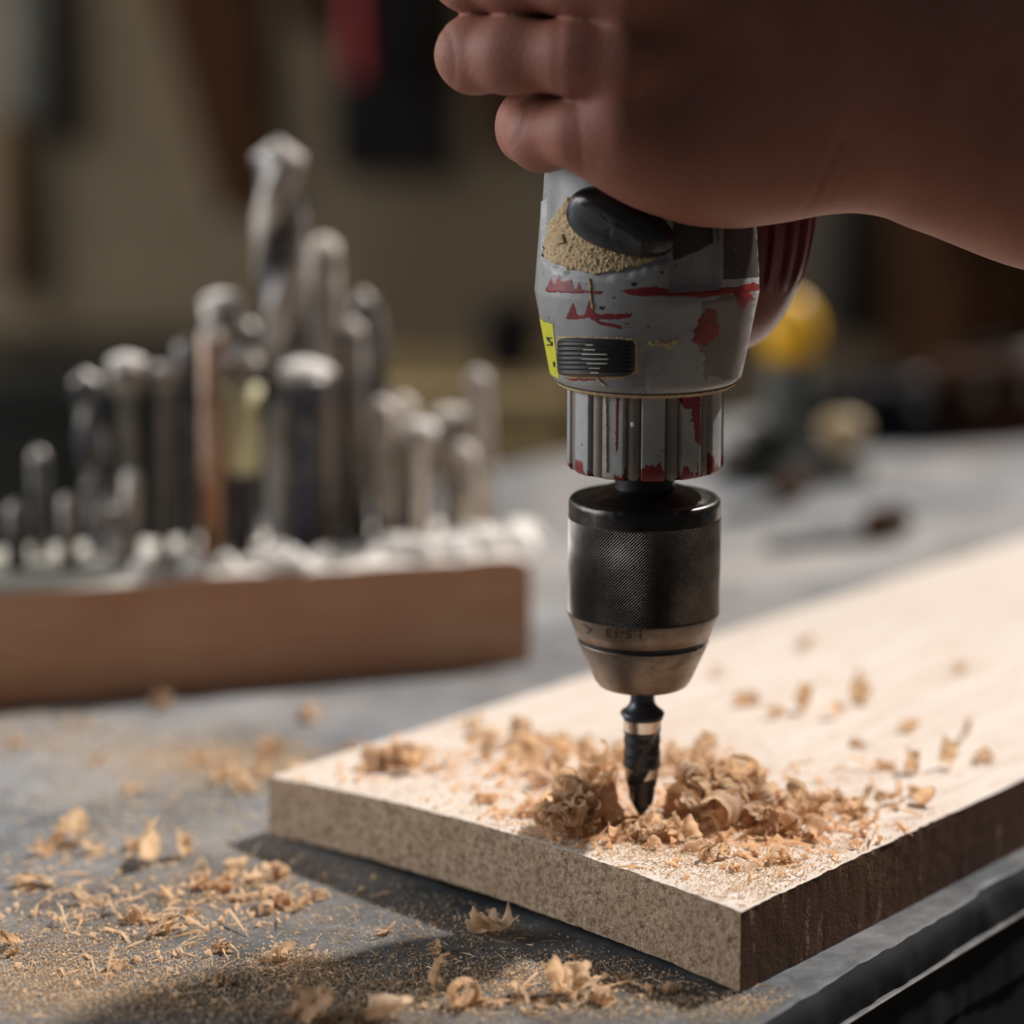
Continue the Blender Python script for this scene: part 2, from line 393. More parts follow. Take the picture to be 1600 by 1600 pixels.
# ------------------------------------------------------------------ workbench
E1 = on(1225, 1594, BENCH); E2 = on(1600, 1370, BENCH)
bdir = (E2 - E1); bdir[2] = 0; bdir /= np.linalg.norm(bdir); bnrm = np.array([-bdir[1], bdir[0], 0])
BW = 0.56; T0, T1 = -0.62, 2.0
def build_bench():
    a = math.atan2(bdir[1], bdir[0])
    root = empty('workbench', (E1[0], E1[1], 0), (0, 0, a))
    tag(root, 'dark grey painted workbench with a worn chipped edge, under the board', 'workbench')
    # local x along the edge, local y across (0 = front edge)
    ts = np.concatenate([np.linspace(T0, -0.10, 14)[:-1], np.linspace(-0.10, 0.45, 240)[:-1], np.linspace(0.45, T1, 60)])
    prof = [(BW, -0.03), (BW, 0.0), (0.3, 0), (0.1, 0), (0.03, 0), (0.012, 0), (0.0055, 0), (0.0038, -0.0002), (0.0022, -0.0008), (0.0009, -0.0020), (0.0003, -0.0042),
            (0.0, -0.008), (0.001, -0.016), (0.001, -0.03)]
    V = []
    for (s, z) in prof:
        k = 1.0 if s < 0.0115 else 0.0
        nz = n2(ts, ts * 0 + s * 30, 55, 3) * 0.6 + n2(ts, ts * 0 + s * 90, 210, 5) * 0.4
        chip = np.clip(n2(ts, ts * 0, 38, 9) - 0.25, 0, 1)
        ss = s + k * (0.0011 * nz + (0.0040 * chip if z > -0.005 else 0))
        zz = z + k * (0.0007 * nz * (1 if z < -0.0001 else 0) - (0.0016 * chip if -0.009 < z < -0.0001 else 0))
        V.append(np.stack([ts, ss + 0 * ts, zz + BENCH + 0 * ts], -1))
    V = np.concatenate(V); nT = len(ts)
    F = gridfaces(len(prof), nT, flip=True)
    fm = np.repeat(np.arange(len(prof) - 1), nT - 1); fm = np.where(fm >= 7, 1, 0)
    top = obj('bench_top', mesh('bench_top', V, F, True, [M['bench'], M['bench_edge']], fm), root)
    b = MB().box((T0, 0.002, BENCH - 0.05), (T1, BW - 0.002, BENCH - 0.03)); b.build('under_board', M['bench_edge'], root)
    b = MB().box((T0, -0.0012, BENCH - 0.0112), (T1, 0.004, BENCH - 0.0102), b=0.0004); b.build('edge_strip', M['bench_worn'], root)
    b = MB().box((T0 + 0.05, 0.02, BENCH - 0.15), (T1 - 0.05, 0.045, BENCH - 0.05)); b.build('front_rail', M['bench_edge'], root)
    b = MB().box((T0 + 0.05, BW - 0.045, BENCH - 0.15), (T1 - 0.05, BW - 0.02, BENCH - 0.05)); b.build('rear_rail', M['bench_edge'], root)
    for x in (T0 + 0.03, T1 - 0.09):
        for y in (0.02, BW - 0.09):
            MB().box((x, y, 0), (x + 0.06, y + 0.07, BENCH - 0.05), b=0.003).build('leg', M['bench_edge'], root)
build_bench()

# ------------------------------------------------------------------ the board being drilled
TH_A, TH_B, CUP = 0.0217, 0.0185, 0.0036
bA = on(1160, 1425, BENCH + TH_A); bB = on(420, 1213, BENCH + TH_B)
bE = np.array([math.cos(math.radians(53.2)), math.sin(math.radians(53.2)), 0.0])
bAB = bB - bA; bAB[2] = 0; BLEN = 0.74
def board_top(x, y):
    """height of the board's upper face above (x, y); s, u coordinates too"""
    d = np.array([x - bA[0], y - bA[1]]); Mx = np.array([[bAB[0], bE[0]], [bAB[1], bE[1]]])
    s, u = np.linalg.solve(Mx, d)
    return BENCH + TH_A + (TH_B - TH_A) * s + CUP * (1 - (2 * s - 1) ** 2), s, u
def on_board(px, py, lift=0.0):
    z = BENCH + 0.022
    for _ in range(4):
        p = on(px, py, z); z = board_top(p[0], p[1])[0] + lift
    return on(px, py, z)
def build_board():
    root = empty('wooden_board', (bA[0], bA[1], BENCH))
    tag(root, 'pale sawn softwood board lying on the bench, strewn with shavings, being drilled', 'board')
    ns = 150; ss = np.linspace(0, 1, ns); us = np.concatenate([np.linspace(0, 0.12, 90)[:-1], np.linspace(0.12, BLEN, 70)]); nu = len(us)
    S, Uu = np.meshgrid(ss, us)                                # rows u, columns s
    def pos(S, Uu, z):
        X = bAB[0] * S + bE[0] * Uu; Y = bAB[1] * S + bE[1] * Uu
        return np.stack([X, Y, z + 0 * S], -1)
    ztop = lambda S: TH_A + (TH_B - TH_A) * S + CUP * (1 - (2 * S - 1) ** 2)
    zbot = lambda S: CUP * (1 - (2 * S - 1) ** 2) + 0.0002
    # the edges are torn a little: pull the outline in by noise
    eu = 0.0006 * np.abs(n2(S * 0.185, S * 0 + 0.2, 240, 1)) + 0.0005 * np.abs(n2(S * 0.185, S * 0, 900, 2))
    edge_end = np.exp(-Uu / 0.0006) * eu
    es = (0.0006 * np.abs(n2(Uu, Uu * 0, 180, 4)) + 0.0005 * np.abs(n2(Uu, Uu * 0, 700, 6))) / 0.185
    Ss = S + np.where(S < 0.004, es, 0); Uuu = Uu + edge_end
    bowl = -0.00025 * np.exp(-(Uu / 0.002)) + 0.00018 * n2(S * 0.185, Uu, 260, 8)
    V = pos(Ss, Uuu, ztop(S) + bowl).reshape(-1, 3)
    obj('top_face', mesh('top_face', V, gridfaces(nu, ns, flip=True), True, M['board_top']), root)
    nz = 18; zz = np.linspace(0, 1, nz)
    S2, Zf = np.meshgrid(ss, zz)
    rough = 0.00035 * n2(S2 * 0.185, Zf * 0.02, 700, 11) + 0.0005 * n2(S2 * 0.185, Zf * 0.02, 160, 12)
    eu1 = (0.0006 * np.abs(n2(S2 * 0.185, S2 * 0 + 0.2, 240, 1)) + 0.0005 * np.abs(n2(S2 * 0.185, S2 * 0, 900, 2)))
    dep = np.where(Zf > 0.99, eu1, np.abs(rough) * np.clip((1 - Zf) * 6, 0, 1))
    z0 = zbot(S2) + 0.0003 * np.abs(n2(S2 * 0.185, S2 * 0, 300, 15)); z1 = ztop(S2) - 0.00025 + 0.00018 * n2(S2 * 0.185, S2 * 0, 260, 8)
    S2b = S2 + np.where(S2 < 0.004, 0.0006 / 0.185, 0)
    V = pos(S2b, dep, z0 + (z1 - z0) * Zf).reshape(-1, 3)
    obj('end_face', mesh('end_face', V, gridfaces(nz, ns), True, M['board_end']), root)
    U2, Z2 = np.meshgrid(us, zz)
    es1 = (0.0006 * np.abs(n2(U2, U2 * 0, 180, 4)) + 0.0005 * np.abs(n2(U2, U2 * 0, 700, 6))) / 0.185
    saw = (0.00025 * n2(U2, Z2 * 0.002, 420, 21) + 0.0002 * n2(U2, Z2 * 0.03, 260, 22)) / 0.185
    s_in = np.where(Z2 > 0.99, es1, np.abs(saw) + 0.0012)
    V = pos(s_in, U2, zbot(0 * U2) + (ztop(s_in) - 0.0001 - zbot(0 * U2)) * Z2).reshape(-1, 3)
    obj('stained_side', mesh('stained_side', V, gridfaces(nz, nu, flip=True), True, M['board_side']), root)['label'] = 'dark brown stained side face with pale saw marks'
    V = pos(1 + 0 * U2, U2, zbot(1 + 0 * U2) + (ztop(1 + 0 * U2) - zbot(1 + 0 * U2)) * Z2).reshape(-1, 3)
    obj('rear_side', mesh('rear_side', V, gridfaces(nz, nu), True, M['board_top']), root)
    S3, U3 = np.meshgrid(np.linspace(0.008, 0.992, 30), us[3::6])
    V = pos(S3, U3, zbot(S3)).reshape(-1, 3)
    obj('under_face', mesh('under_face', V, gridfaces(S3.shape[0], 30), True, M['board_end']), root)
    S4, Z4 = np.meshgrid(ss[::5], zz)
    V = pos(S4, BLEN + 0 * S4, zbot(S4) + (ztop(S4) - zbot(S4)) * Z4).reshape(-1, 3)
    obj('far_end', mesh('far_end', V, gridfaces(nz, S4.shape[1], flip=True), True, M['board_end']), root)
build_board()

# ------------------------------------------------------------------ power drill
TIP = on_board(1002, 1278)
LEAN = math.radians(2.5)
RL = np.array([[1, 0, 0], [0, math.cos(LEAN), -math.sin(LEAN)], [0, math.sin(LEAN), math.cos(LEAN)]])
def to_world(p): return TIP + RL @ np.asarray(p, float)
def zl(py):
    lo, hi = -0.05, 0.40
    for _ in range(40):
        mid = (lo + hi) / 2
        if project(to_world((0, 0, mid)))[1] > py: lo = mid
        else: hi = mid
    return lo
def rl(rpx, py): return rpx * project(to_world((0, 0, zl(py))))[2] / FPX
def axis_x(py): return project(to_world((0, 0, zl(py))))[0]
def prof_px(pts): return [(zl(y), rl(r, y)) for (y, r) in pts]      # given bottom to top
def hit(px, py, R, zmin, zmax):
    """first point of the turned surface rho = R(theta, z) along the view through (px, py), drill coordinates"""
    px = np.atleast_1d(np.asarray(px, float)); py = np.atleast_1d(np.asarray(py, float))
    o = RL.T @ (CAM - TIP)
    rr = (FW[None] + (px[:, None] - 800) / FPX * RT - (py[:, None] - 800) / FPX * UP) @ RL
    t = np.linspace(0.60, 0.80, 500)
    best = np.full(len(px), np.nan)
    for i in range(0, len(px), 2000):
        q = o + rr[i:i + 2000, None, :] * t[None, :, None]
        th = np.arctan2(q[..., 1], q[..., 0]); inside = np.hypot(q[..., 0], q[..., 1]) < R(th, q[..., 2])
        k = inside.argmax(1); ok = inside.any(1)
        best[i:i + 2000] = np.where(ok, t[k], np.nan)
    lo = best - (t[1] - t[0]); hi = best.copy()
    for _ in range(14):
        mid = (lo + hi) / 2; q = o + rr * mid[:, None]
        ins = np.hypot(q[:, 0], q[:, 1]) < R(np.arctan2(q[:, 1], q[:, 0]), q[:, 2])
        hi = np.where(ins, mid, hi); lo = np.where(ins, lo, mid)
    return o + rr * hi[:, None]
def inpoly(x, y, poly):
    r = np.zeros(x.shape, bool); n = len(poly)
    for i in range(n):
        (x1, y1), (x2, y2) = poly[i], poly[(i + 1) % n]
        c = ((y1 > y) != (y2 > y)) & (x < (x2 - x1) * (y - y1) / (y2 - y1 + 1e-9) + x1)
        r ^= c
    return r

drill = empty('power_drill', TIP, (LEAN, 0, 0))
tag(drill, 'worn grey and red power drill held upright over the board', 'drill')

# housing outline: (row of the silhouette, radius in px)
HP = [(600, 118), (597, 132), (591, 141), (584, 149), (560, 154), (520, 162), (480, 170), (458, 174.5), (452, 175.5), (445, 175), (430, 174), (400, 172), (340, 168), (266, 164),
      (180, 166), (80, 178), (-40, 186), (-160, 184), (-260, 170), (-330, 130), (-350, 60), (-352, 2)]
hz = np.array([zl(y) for y, r in HP]); hr = np.array([rl(r, y) for y, r in HP])
def R0(T, Z): return np.interp(Z, hz, hr)
HCX = 4.0 * 0.76 / FPX
def hloc(px, py):
    q = hit(px, py, R0, 0, 1); return q
arc = [(846, 404), (860, 416), (885, 429), (925, 437), (980, 431), (1030, 415), (1075, 396), (1112, 376)]
aq = hloc([a[0] for a in arc], [a[1] for a in arc]); ax_, az_ = aq[:, 0], aq[:, 2]
x47, x128 = hloc([1047, 1126], [390, 390])[:, 0]; z430 = zl(436)
def sst(a, b, x): t = np.clip((x - a) / (b - a), 0, 1); return t * t * (3 - 2 * t)
def Rh(T, Z, _r=None):
    r = R0(T, Z); x = r * np.cos(T); front = np.sin(T) < 0.15
    za = np.interp(x, ax_, az_, left=9, right=9)
    rec = 0.0013 * sst(0, 0.0005, Z - za) * (x > ax_[0]) * (x < ax_[-1])
    rec2 = 0.0026 * sst(-0.0004, 0.0004, x - x47) * sst(-0.0004, 0.0004, x128 - x) * sst(0, 0.0006, Z - z430)
    d = np.maximum(rec, rec2)
    rib = 0.0011 * np.clip(np.sin((T + 0.1) * 17) * 1.6, -1, 1) * sst(0, 0.0012, Z - zl(440)) * sst(0, 0.05, x - x128)
    step = 0.0009 * sst(0, 0.0006, zl(447) - Z) * sst(0, 0.006, Z - zl(470))
    # flat boss around the slider and a shallow slot beside it
    slot = 0.0009 * np.exp(-((x - x_slot) / 0.0012) ** 2) * sst(0, 0.0006, zl(522) - Z) * sst(0, 0.0006, Z - zl(592))
    return np.where(front, r - d + rib - slot * 1.0 - step * 0, r - 0.0004 * np.sin(T * 20) * (Z > zl(440)))
x_slot = hloc([1006], [560])[0, 0]

def build_housing():
    prof = resample(list(zip(hz, hr)), 0.0011)
    body = lathe('gear_housing', prof, M['housing'], drill, n=300, rf=Rh)
    body['label'] = 'grey painted gear housing with chipped red patches'
    return body
M['housing'] = paint('housing_grey_paint', (0.33, 0.325, 0.32), (0.20, 0.195, 0.195))
M['collar'] = paint('collar_grey_paint', (0.44, 0.445, 0.435), (0.27, 0.265, 0.26), zred=zl(716))
M['collar_dusty'] = paint('collar_dusty_paint', (0.26, 0.215, 0.175), (0.17, 0.135, 0.105))
M['recess_dark'] = paint('dark_recess_plastic', (0.045, 0.038, 0.032), (0.02, 0.017, 0.015))
M['brown_tone'] = paint('brown_grey_paint', (0.19, 0.158, 0.152), (0.10, 0.07, 0.067))
housing = build_housing()

def patch(name, poly, R, off, mat, parent, step=1.3, jag=1.6, jf=0.25, seed=0, thick=None, label=None):
    """a thin layer on a turned surface, its outline given as seen along the camera's view"""
    poly = np.array(poly, float); x0, y0 = poly.min(0) - 3; x1, y1 = poly.max(0) + 3
    xs = np.arange(x0, x1 + step, step); ys = np.arange(y0, y1 + step, step)
    X, Y = np.meshgrid(xs, ys)
    jx = jag * (n2(X, Y, jf, seed) + 0.5 * n2(X, Y, jf * 2.7, seed + 1)); jy = jag * (n2(X, Y, jf, seed + 2) + 0.5 * n2(X, Y, jf * 2.7, seed + 3))
    ins = inpoly(X + jx, Y + jy, [tuple(p) for p in poly])
    cell = ins[:-1, :-1] & ins[1:, :-1] & ins[:-1, 1:] & ins[1:, 1:]
    use = np.zeros_like(ins); use[:-1, :-1] |= cell; use[1:, :-1] |= cell; use[:-1, 1:] |= cell; use[1:, 1:] |= cell
    Q = hit(X[use], Y[use], R, 0, 1)
    rad = Q[:, :2] / np.linalg.norm(Q[:, :2], axis=1)[:, None]
    # inner points rise to the full thickness, rim points lie on the surface
    inner = np.zeros_like(ins); inner[1:-1, 1:-1] = cell[:-1, :-1] & cell[1:, :-1] & cell[:-1, 1:] & cell[1:, 1:]
    o = np.where(inner[use], off, 0.00002)
    if thick is not None: o = np.where(inner[use], off + thick * n2(X[use], Y[use], 0.35, seed + 9), 0.00002)
    Q[:, :2] += rad * o[:, None]
    idx = np.full(ins.shape, -1); idx[use] = np.arange(use.sum())
    i, j = np.nonzero(cell)
    F = np.stack([idx[i, j], idx[i + 1, j], idx[i + 1, j + 1], idx[i, j + 1]], -1)
    good = ~np.isnan(Q).any(1); F = F[good[F].all(1)]; Q[~good] = 0
    lab = np.arange(len(Q))                                      # keep the one largest island
    for _ in range(400):
        mn = lab[F].min(1); new = lab.copy(); np.minimum.at(new, F.ravel(), np.repeat(mn, 4)); new = new[new]
        if (new == lab).all(): break
        lab = new
    cnt = np.bincount(lab[F[:, 0]]); F = F[lab[F[:, 0]] == cnt.argmax()]
    usedv = np.unique(F); rm = np.full(len(Q), -1); rm[usedv] = np.arange(len(usedv)); Q = Q[usedv]; F = rm[F]
    ob = obj(name, mesh(name, Q, F, True, mat), parent)
    if label: ob['label'] = label
    return ob
Z2 = lambda pts: [(800 + x / 3.2, 250 + y / 3.2) for x, y in pts]
patch('red_patch', Z2([(165, 650), (180, 610), (200, 578), (215, 610), (235, 560), (250, 600), (300, 590), (312, 640), (335, 600), (350, 642), (385, 650), (455, 653), (450, 672), (180, 664)]), Rh, 0.00008, M['red_paint'], housing, jag=1.2, seed=1)
patch('red_patch', Z2([(530, 652), (600, 642), (720, 628), (790, 644), (900, 642), (1000, 640), (1130, 632), (1200, 612), (1240, 615), (1240, 655), (1100, 672), (950, 694), (860, 682), (720, 684), (600, 680)]), Rh, 0.00008, M['red_paint'], housing, jag=1.1, seed=12)
patch('red_patch', Z2([(265, 795), (290, 740), (308, 705), (330, 772), (360, 775), (385, 690), (405, 740), (430, 768), (600, 764), (600, 786), (520, 800), (430, 800), (550, 826), (548, 850), (440, 826), (380, 792), (290, 800)]), Rh, 0.00008, M['red_paint'], housing, jag=1.2, seed=3)
patch('red_patch', Z2([(890, 900), (920, 830), (955, 735), (1030, 750), (1030, 880), (970, 935)]), Rh, 0.00008, M['red_paint'], housing, jag=5, jf=0.12, seed=24)
patch('red_patch', Z2([(240, 1086), (425, 1086), (430, 1104), (300, 1108)]), Rh, 0.00008, M['red_paint'], housing, jag=1.0, seed=5)
patch('red_patch', Z2([(1100, 640), (1190, 610), (1215, 700), (1180, 760), (1120, 730)]), Rh, 0.00008, M['red_paint'], housing, jag=5, jf=0.12, seed=36)
for (x, y, s) in ((610, 620, 20), (450, 738, 20), (510, 688, 13), (965, 955, 10), (750, 560, 14)):
    patch('paint_chip', Z2([(x - s, y - s * .5), (x + s, y - s * .4), (x + s * .6, y + s * .6), (x - s * .7, y + s * .6)]), Rh, 0.00008, M['black'], housing, jag=1.2, seed=x)
patch('glue_smear', Z2([(675, 905), (740, 895), (770, 910), (830, 885), (838, 905), (800, 940), (770, 965), (765, 935), (700, 935), (675, 925)]), Rh, 0.0003, M['caked'], housing, jag=2.0, seed=8, thick=0.0002)['label'] = 'pale smear of dried filler'
patch('filler_drop', Z2([(520, 548), (535, 545), (538, 562), (522, 564)]), Rh, 0.0004, M['dustwhite'], housing, step=1, jag=0.6)
patch('side_recess', [(1129, 318), (1188, 318), (1189, 433), (1150, 437), (1129, 437)], Rh, 0.00006, M['recess_dark'], housing, step=1.5, jag=1.0, seed=91)  # dark layer laid over the side recess and its ribs
patch('side_recess', [(1050, 318), (1122, 318), (1123, 376), (1108, 384), (1080, 398), (1050, 409)], Rh, 0.00006, M['recess_dark'], housing, step=1.5, jag=1.6, seed=90, label='dark recess with upright ribs')
patch('brown_patch', [(1098, 470), (1150, 456), (1182, 452), (1176, 500), (1166, 560), (1150, 592), (1104, 594), (1090, 540)], Rh, 0.00004, M['brown_tone'], housing, step=1.5, jag=6, jf=0.09, seed=93, label='darker brown patch on the lower flank')  # darker brown layer over the lower flank
# caked sawdust below the lever
patch('caked_dust', [(848, 400), (852, 372), (862, 345), (876, 322), (893, 306), (906, 330), (920, 352), (960, 372), (1000, 388), (1032, 396), (1022, 408), (985, 420), (930, 430), (895, 424), (866, 412)],
      Rh, 0.0006, M['caked'], housing, step=1.2, jag=4, jf=0.14, seed=40, thick=0.0004, label='beige sawdust caked under the lever')
patch('moulded_pip', [(870, 364), (886, 364), (888, 381), (871, 382)], Rh, 0.0013, M['caked'], housing, step=1.2, jag=0.5)
patch('seam_dust', [(918, 432), (924, 432), (926, 460), (929, 484), (924, 484), (921, 462)], Rh, 0.0004, M['caked'], housing, step=1, jag=0.9, seed=41)
# slider switch
def build_slider():
    cx, cy, hx, hy = 932.5, 558.5, 61, 30.5
    patch('switch_gap', [(cx - hx - 3, cy - hy - 4), (cx + hx + 3, cy - hy - 0), (cx + hx + 5, cy + hy - 8), (cx + hx - 20, cy + hy + 5), (cx - hx + 14, cy + hy + 4), (cx - hx - 2, cy + hy - 12)], Rh, 0.0002, M['caked'], housing, jag=1.4, seed=50, thick=0.0002)['label'] = 'dust packed around the slider switch'
    nu, nv = 70, 90
    u = np.linspace(-1, 1, nu); v = np.linspace(-1, 1, nv); Uq, Vq = np.meshgrid(u, v)
    X = cx + hx * Uq * (1 - 0.10 * np.clip(Vq, 0, 1) ** 5 - 0.05 * np.clip(-Vq, 0, 1) ** 9); Y = cy + hy * Vq * (1 - 0.14 * np.abs(Uq) ** 7) + 2.0 * Uq * (Vq < 0) * np.abs(Vq)
    Q = hit(X.ravel(), Y.ravel(), R0, 0, 1); rad = Q[:, :2] / np.linalg.norm(Q[:, :2], axis=1)[:, None]
    e = np.maximum(np.abs(Uq), np.abs(Vq)); base = 0.0016 * (1 - e ** 14) - 0.0006 * (e > 0.985)
    ridge = np.clip(np.sin((Vq + 0.02) * math.pi * 8.5), -0.2, 1); inr = (np.abs(Uq) < 0.93) & (np.abs(Vq + 0.0) < 0.88)
    Q[:, :2] += rad * (base + np.where(inr, 0.0004 * ridge, 0)).ravel()[:, None]
    mid = lambda A: (A[:-1, :-1] + A[1:, 1:]) / 2
    wear = (mid(ridge) > 0.55) & (mid(n2(Uq * 4, Vq * 0.9, 1.0, 77)) + 0.8 - 1.5 * np.abs(mid(Uq) - 0.08 * mid(Vq) * 2 + 0.05) - 0.35 * mid(np.abs(Vq)) > 0.35) & mid(inr.astype(float)).astype(bool)
    sw = obj('slider_switch', mesh('slider_switch', Q, gridfaces(nv, nu, flip=True), True, [M['slider'], M['slider_worn']], wear.ravel().astype(int)), drill)
    sw['label'] = 'black ribbed slider switch with rubbed ridges'
build_slider()
# selector lever
def build_lever():
    c = hit([969], [351], R0, 0, 1)[0]; nr = np.array([c[0], c[1], 0]); nr /= np.linalg.norm(nr)
    tx = np.array([-nr[1], nr[0], 0]); tx = tx if tx[0] > 0 else -tx; tz = np.array([0, 0, 1.0])
    a = math.radians(-19.5); la = math.cos(a) * tx + math.sin(a) * tz; lb = -math.sin(a) * tx + math.cos(a) * tz
    HL, HWd, HH = 0.0150, 0.0074, 0.0078
    n, mm = 60, 40; V = []
    for i in range(mm + 1):
        ph = math.pi / 2 * i / mm; 
        for j in range(n):
            q = 2 * math.pi * j / n
            cr = math.copysign(abs(math.cos(q)) ** 0.85, math.cos(q)); sr = math.copysign(abs(math.sin(q)) ** 0.9, math.sin(q))
            rad = math.cos(ph) ** 0.42; h = math.sin(ph)
            x = cr * rad; y = sr * rad
            wdt = 1.0 - 0.16 * x; hh = HH * h * (1 - 0.25 * max(0, x)) 
            p = c - nr * 0.003 + la * (HL * x) + lb * (HWd * y * wdt) + nr * (hh + 0.002)
            # flat facet along the lower side, window light put into its colour
            f = 0.30 - 0.35 * x - y
            if f > 0: p = p - nr * (0.0022 * min(1, f * 1.4) * h)
            if abs(x + 0.10 + 0.25 * (y + .2)) < 0.035 and y < 0.25: p = p - nr * 0.0003
            V.append(p)
    F = []; fm = []
    for i in range(mm):
        for j in range(n):
            F.append((i * n + j, i * n + (j + 1) % n, (i + 1) * n + (j + 1) % n, (i + 1) * n + j))
            q = 2 * math.pi * (j + .5) / n; rad = math.cos(math.pi / 2 * (i + .5) / mm) ** 0.42; x, y = math.cos(q) * rad, math.sin(q) * rad
            fm.append(1 if (y < 0.22 - 0.55 * max(0, x + .2) and y > -0.80 and -0.86 < x < 0.5 and rad < 0.93) else 0)
    o = obj('selector_lever', mesh('selector_lever', V, F, True, [M['lever'], M['lever_face']], fm), drill)
    o['label'] = 'glossy black oval selector lever'
build_lever()
# yellow sticker wrapping round the side, with the ends of its printing
def build_sticker():
    zs = np.linspace(zl(581), zl(495), 40); q0 = hit([862.5, 872], [496, 580], R0, 0, 1)
    t0 = np.arctan2(q0[0, 1], q0[0, 0]); t1 = np.arctan2(q0[1, 1], q0[1, 0])
    V = []; nT = 24
    for k, z in enumerate(zs):
        f = k / (len(zs) - 1); te = t1 + (t0 - t1) * f
        for j in range(nT):
            t = te - 0.55 * j / (nT - 1); r = R0(t, z) + 0.00012; V.append((r * math.cos(t), r * math.sin(t), z))
    st = obj('sticker', mesh('sticker', V, gridfaces(len(zs), nT), True, M['yellow']), drill); st['label'] = 'bright yellow sticker with worn black print'
    R1 = lambda T, Z: R0(T, Z) + 0.00018
    K = lambda pts: [(830 + x * .1125, 470 + y * .1125) for x, y in pts]
    patch('print', K([(200, 500), (292, 508), (298, 530), (262, 528), (258, 550), (300, 575), (300, 632), (205, 622), (204, 600), (262, 604), (264, 585), (222, 560), (222, 530), (198, 525)]), R1, 0.00006, M['black_ink'], st, step=0.6, jag=0.2)
    patch('print', K([(295, 850), (320, 830), (338, 870), (335, 925), (310, 920), (298, 880)]), R1, 0.00006, M['black_ink'], st, step=0.6, jag=0.2)
    patch('print', K([(160, 283), (262, 292), (262, 300), (160, 292)]), R1, 0.00006, M['black_ink'], st, step=0.5, jag=0.1)
build_sticker()

# ribbed collar
cz0, cz1 = zl(729), zl(598); cr0 = rl(122, 665)
def Rc(T, Z):
    ph = np.degrees(T + math.pi / 2) - 3.0
    d = np.abs((ph + 15) % 30 - 15)
    g = sst(8.2, 9.2, d) * 0.0016; bead = np.where(d > 9.2, np.sqrt(np.clip(1 - ((d - 15) / 5.0) ** 2, 0, 1)) * 0.0011, 0)
    base = np.interp(Z, [cz0, cz0 + 0.0008, cz1], [cr0 - 0.0007, cr0, cr0 * 1.0])
    return np.where(Z < cz0 + 0.00002, base, base - g + bead)
collar = lathe('ribbed_collar', [(cz0, 0.004), (cz0, cr0 * 0.6), (cz0 + 0.00001, cr0 - 0.0012)] + resample([(cz0 + 0.00003, cr0), (cz0 + 0.0008, cr0), (cz1 + 0.001, cr0)], 0.002), [M['collar'], M['collar_dusty']], drill, n=720,
               fm=lambda T, Z: ((np.abs((np.degrees((T[:-1] + T[1:]) / 2 + math.pi / 2) - 3.0 + 15) % 30 - 15) > 9.0) & (np.degrees((T[:-1] + T[1:]) / 2 + math.pi / 2) > -32)).ravel().astype(int), rf=lambda T, Z, R: np.where(R < cr0 - 0.0011, R, Rc(T, Z)))
collar['label'] = 'ribbed grey collar worn to red along the rim'
patch('seam_dust', [(945.5, 604), (950, 604), (950.5, 738), (946, 738)], Rc, 0.0004, M['caked'], collar, step=0.8, jag=0.7, seed=61)
patch('seam_dust', [(930, 588), (936, 590), (950, 602), (946, 606), (934, 596)], lambda T, Z: np.where(Z > zl(599), Rh(T, Z), Rc(T, Z)), 0.0004, M['caked'], collar, step=0.8, jag=0.7, seed=62)
patch('red_patch', [(1062, 606), (1095, 606), (1096, 700), (1086, 690), (1080, 640), (1070, 640), (1062, 630)], Rc, 0.00008, M['red_paint'], collar, step=1.0, jag=2.2, seed=63)
patch('red_patch', [(962, 612), (968, 612), (966, 700), (961, 715)], Rc, 0.00008, M['red_paint'], collar, step=1.0, jag=1, seed=64)
patch('filler_drop', [(984, 660), (991, 659), (993, 667), (985, 668)], Rc, 0.0004, M['dustwhite'], collar, step=0.8, jag=0.4)
rim = lathe('housing_rim', [(zl(600.5), rl(124, 600)), (zl(600), rl(134, 600)), (zl(597), rl(139, 597)), (zl(594), rl(140, 595))], M['caked'], drill, n=120)
rim['label'] = 'dusty lower rim of the housing'

# spindle and chuck
lathe('spindle', prof_px([(776, 47), (752, 47), (725, 46)]), M['black'], drill, n=48)
chuck = empty('chuck', (0, 0, 0)); chuck.parent = drill; chuck['label'] = 'knurled drill chuck, dark worn steel'
lathe('top_cap', prof_px([(806, 118.4), (786, 118.6), (780, 118), (776.5, 115), (775.5, 110), (776.5, 106), (775, 100), (769, 84), (763, 66), (760.5, 56), (760, 46)]), M['chuck_dark'], chuck, n=128)
def build_knurl():
    z1, z0 = zl(805), zl(953.5); r = rl(119, 880); na = 300; nzr = int((z1 - z0) / (2 * math.pi * r / na)) | 1
    zs = np.linspace(z0, z1, nzr); th = np.arange(na) / na * 2 * np.pi
    I, J = np.meshgrid(np.arange(nzr), np.arange(na), indexing='ij')
    # worn flat in places
    wear = 0.75 + 0.35 * n2(J / na * 12, I / nzr * 4, 1.0, 5)
    Rr = r - 0.0004 + 0.00045 * (((I + J) % 2) == 0) * np.clip(wear, 0.3, 1)
    Rr[0] = Rr[-1] = r - 0.0001
    V = np.stack([Rr * np.cos(th)[None], Rr * np.sin(th)[None], np.repeat(zs[:, None], na, 1)], -1).reshape(-1, 3)
    q = gridfaces(nzr, na, wrap=True)
    # split every cell along the diagonal that joins the two raised corners
    ii = q[:, 0] // na; jj = q[:, 0] % na; ev = ((ii + jj) % 2) == 0
    Tt = np.concatenate([q[ev][:, [0, 1, 2]], q[ev][:, [0, 2, 3]], q[~ev][:, [0, 1, 3]], q[~ev][:, [1, 2, 3]]])
    me = mesh('knurled_sleeve', V, Tt, False, M['chuck_knurl'])
    me.attributes.new('worn_tip', 'FLOAT', 'POINT').data.foreach_set('value', (((I + J) % 2) == 0).astype(np.float32).ravel())
    obj('knurled_sleeve', me, chuck)
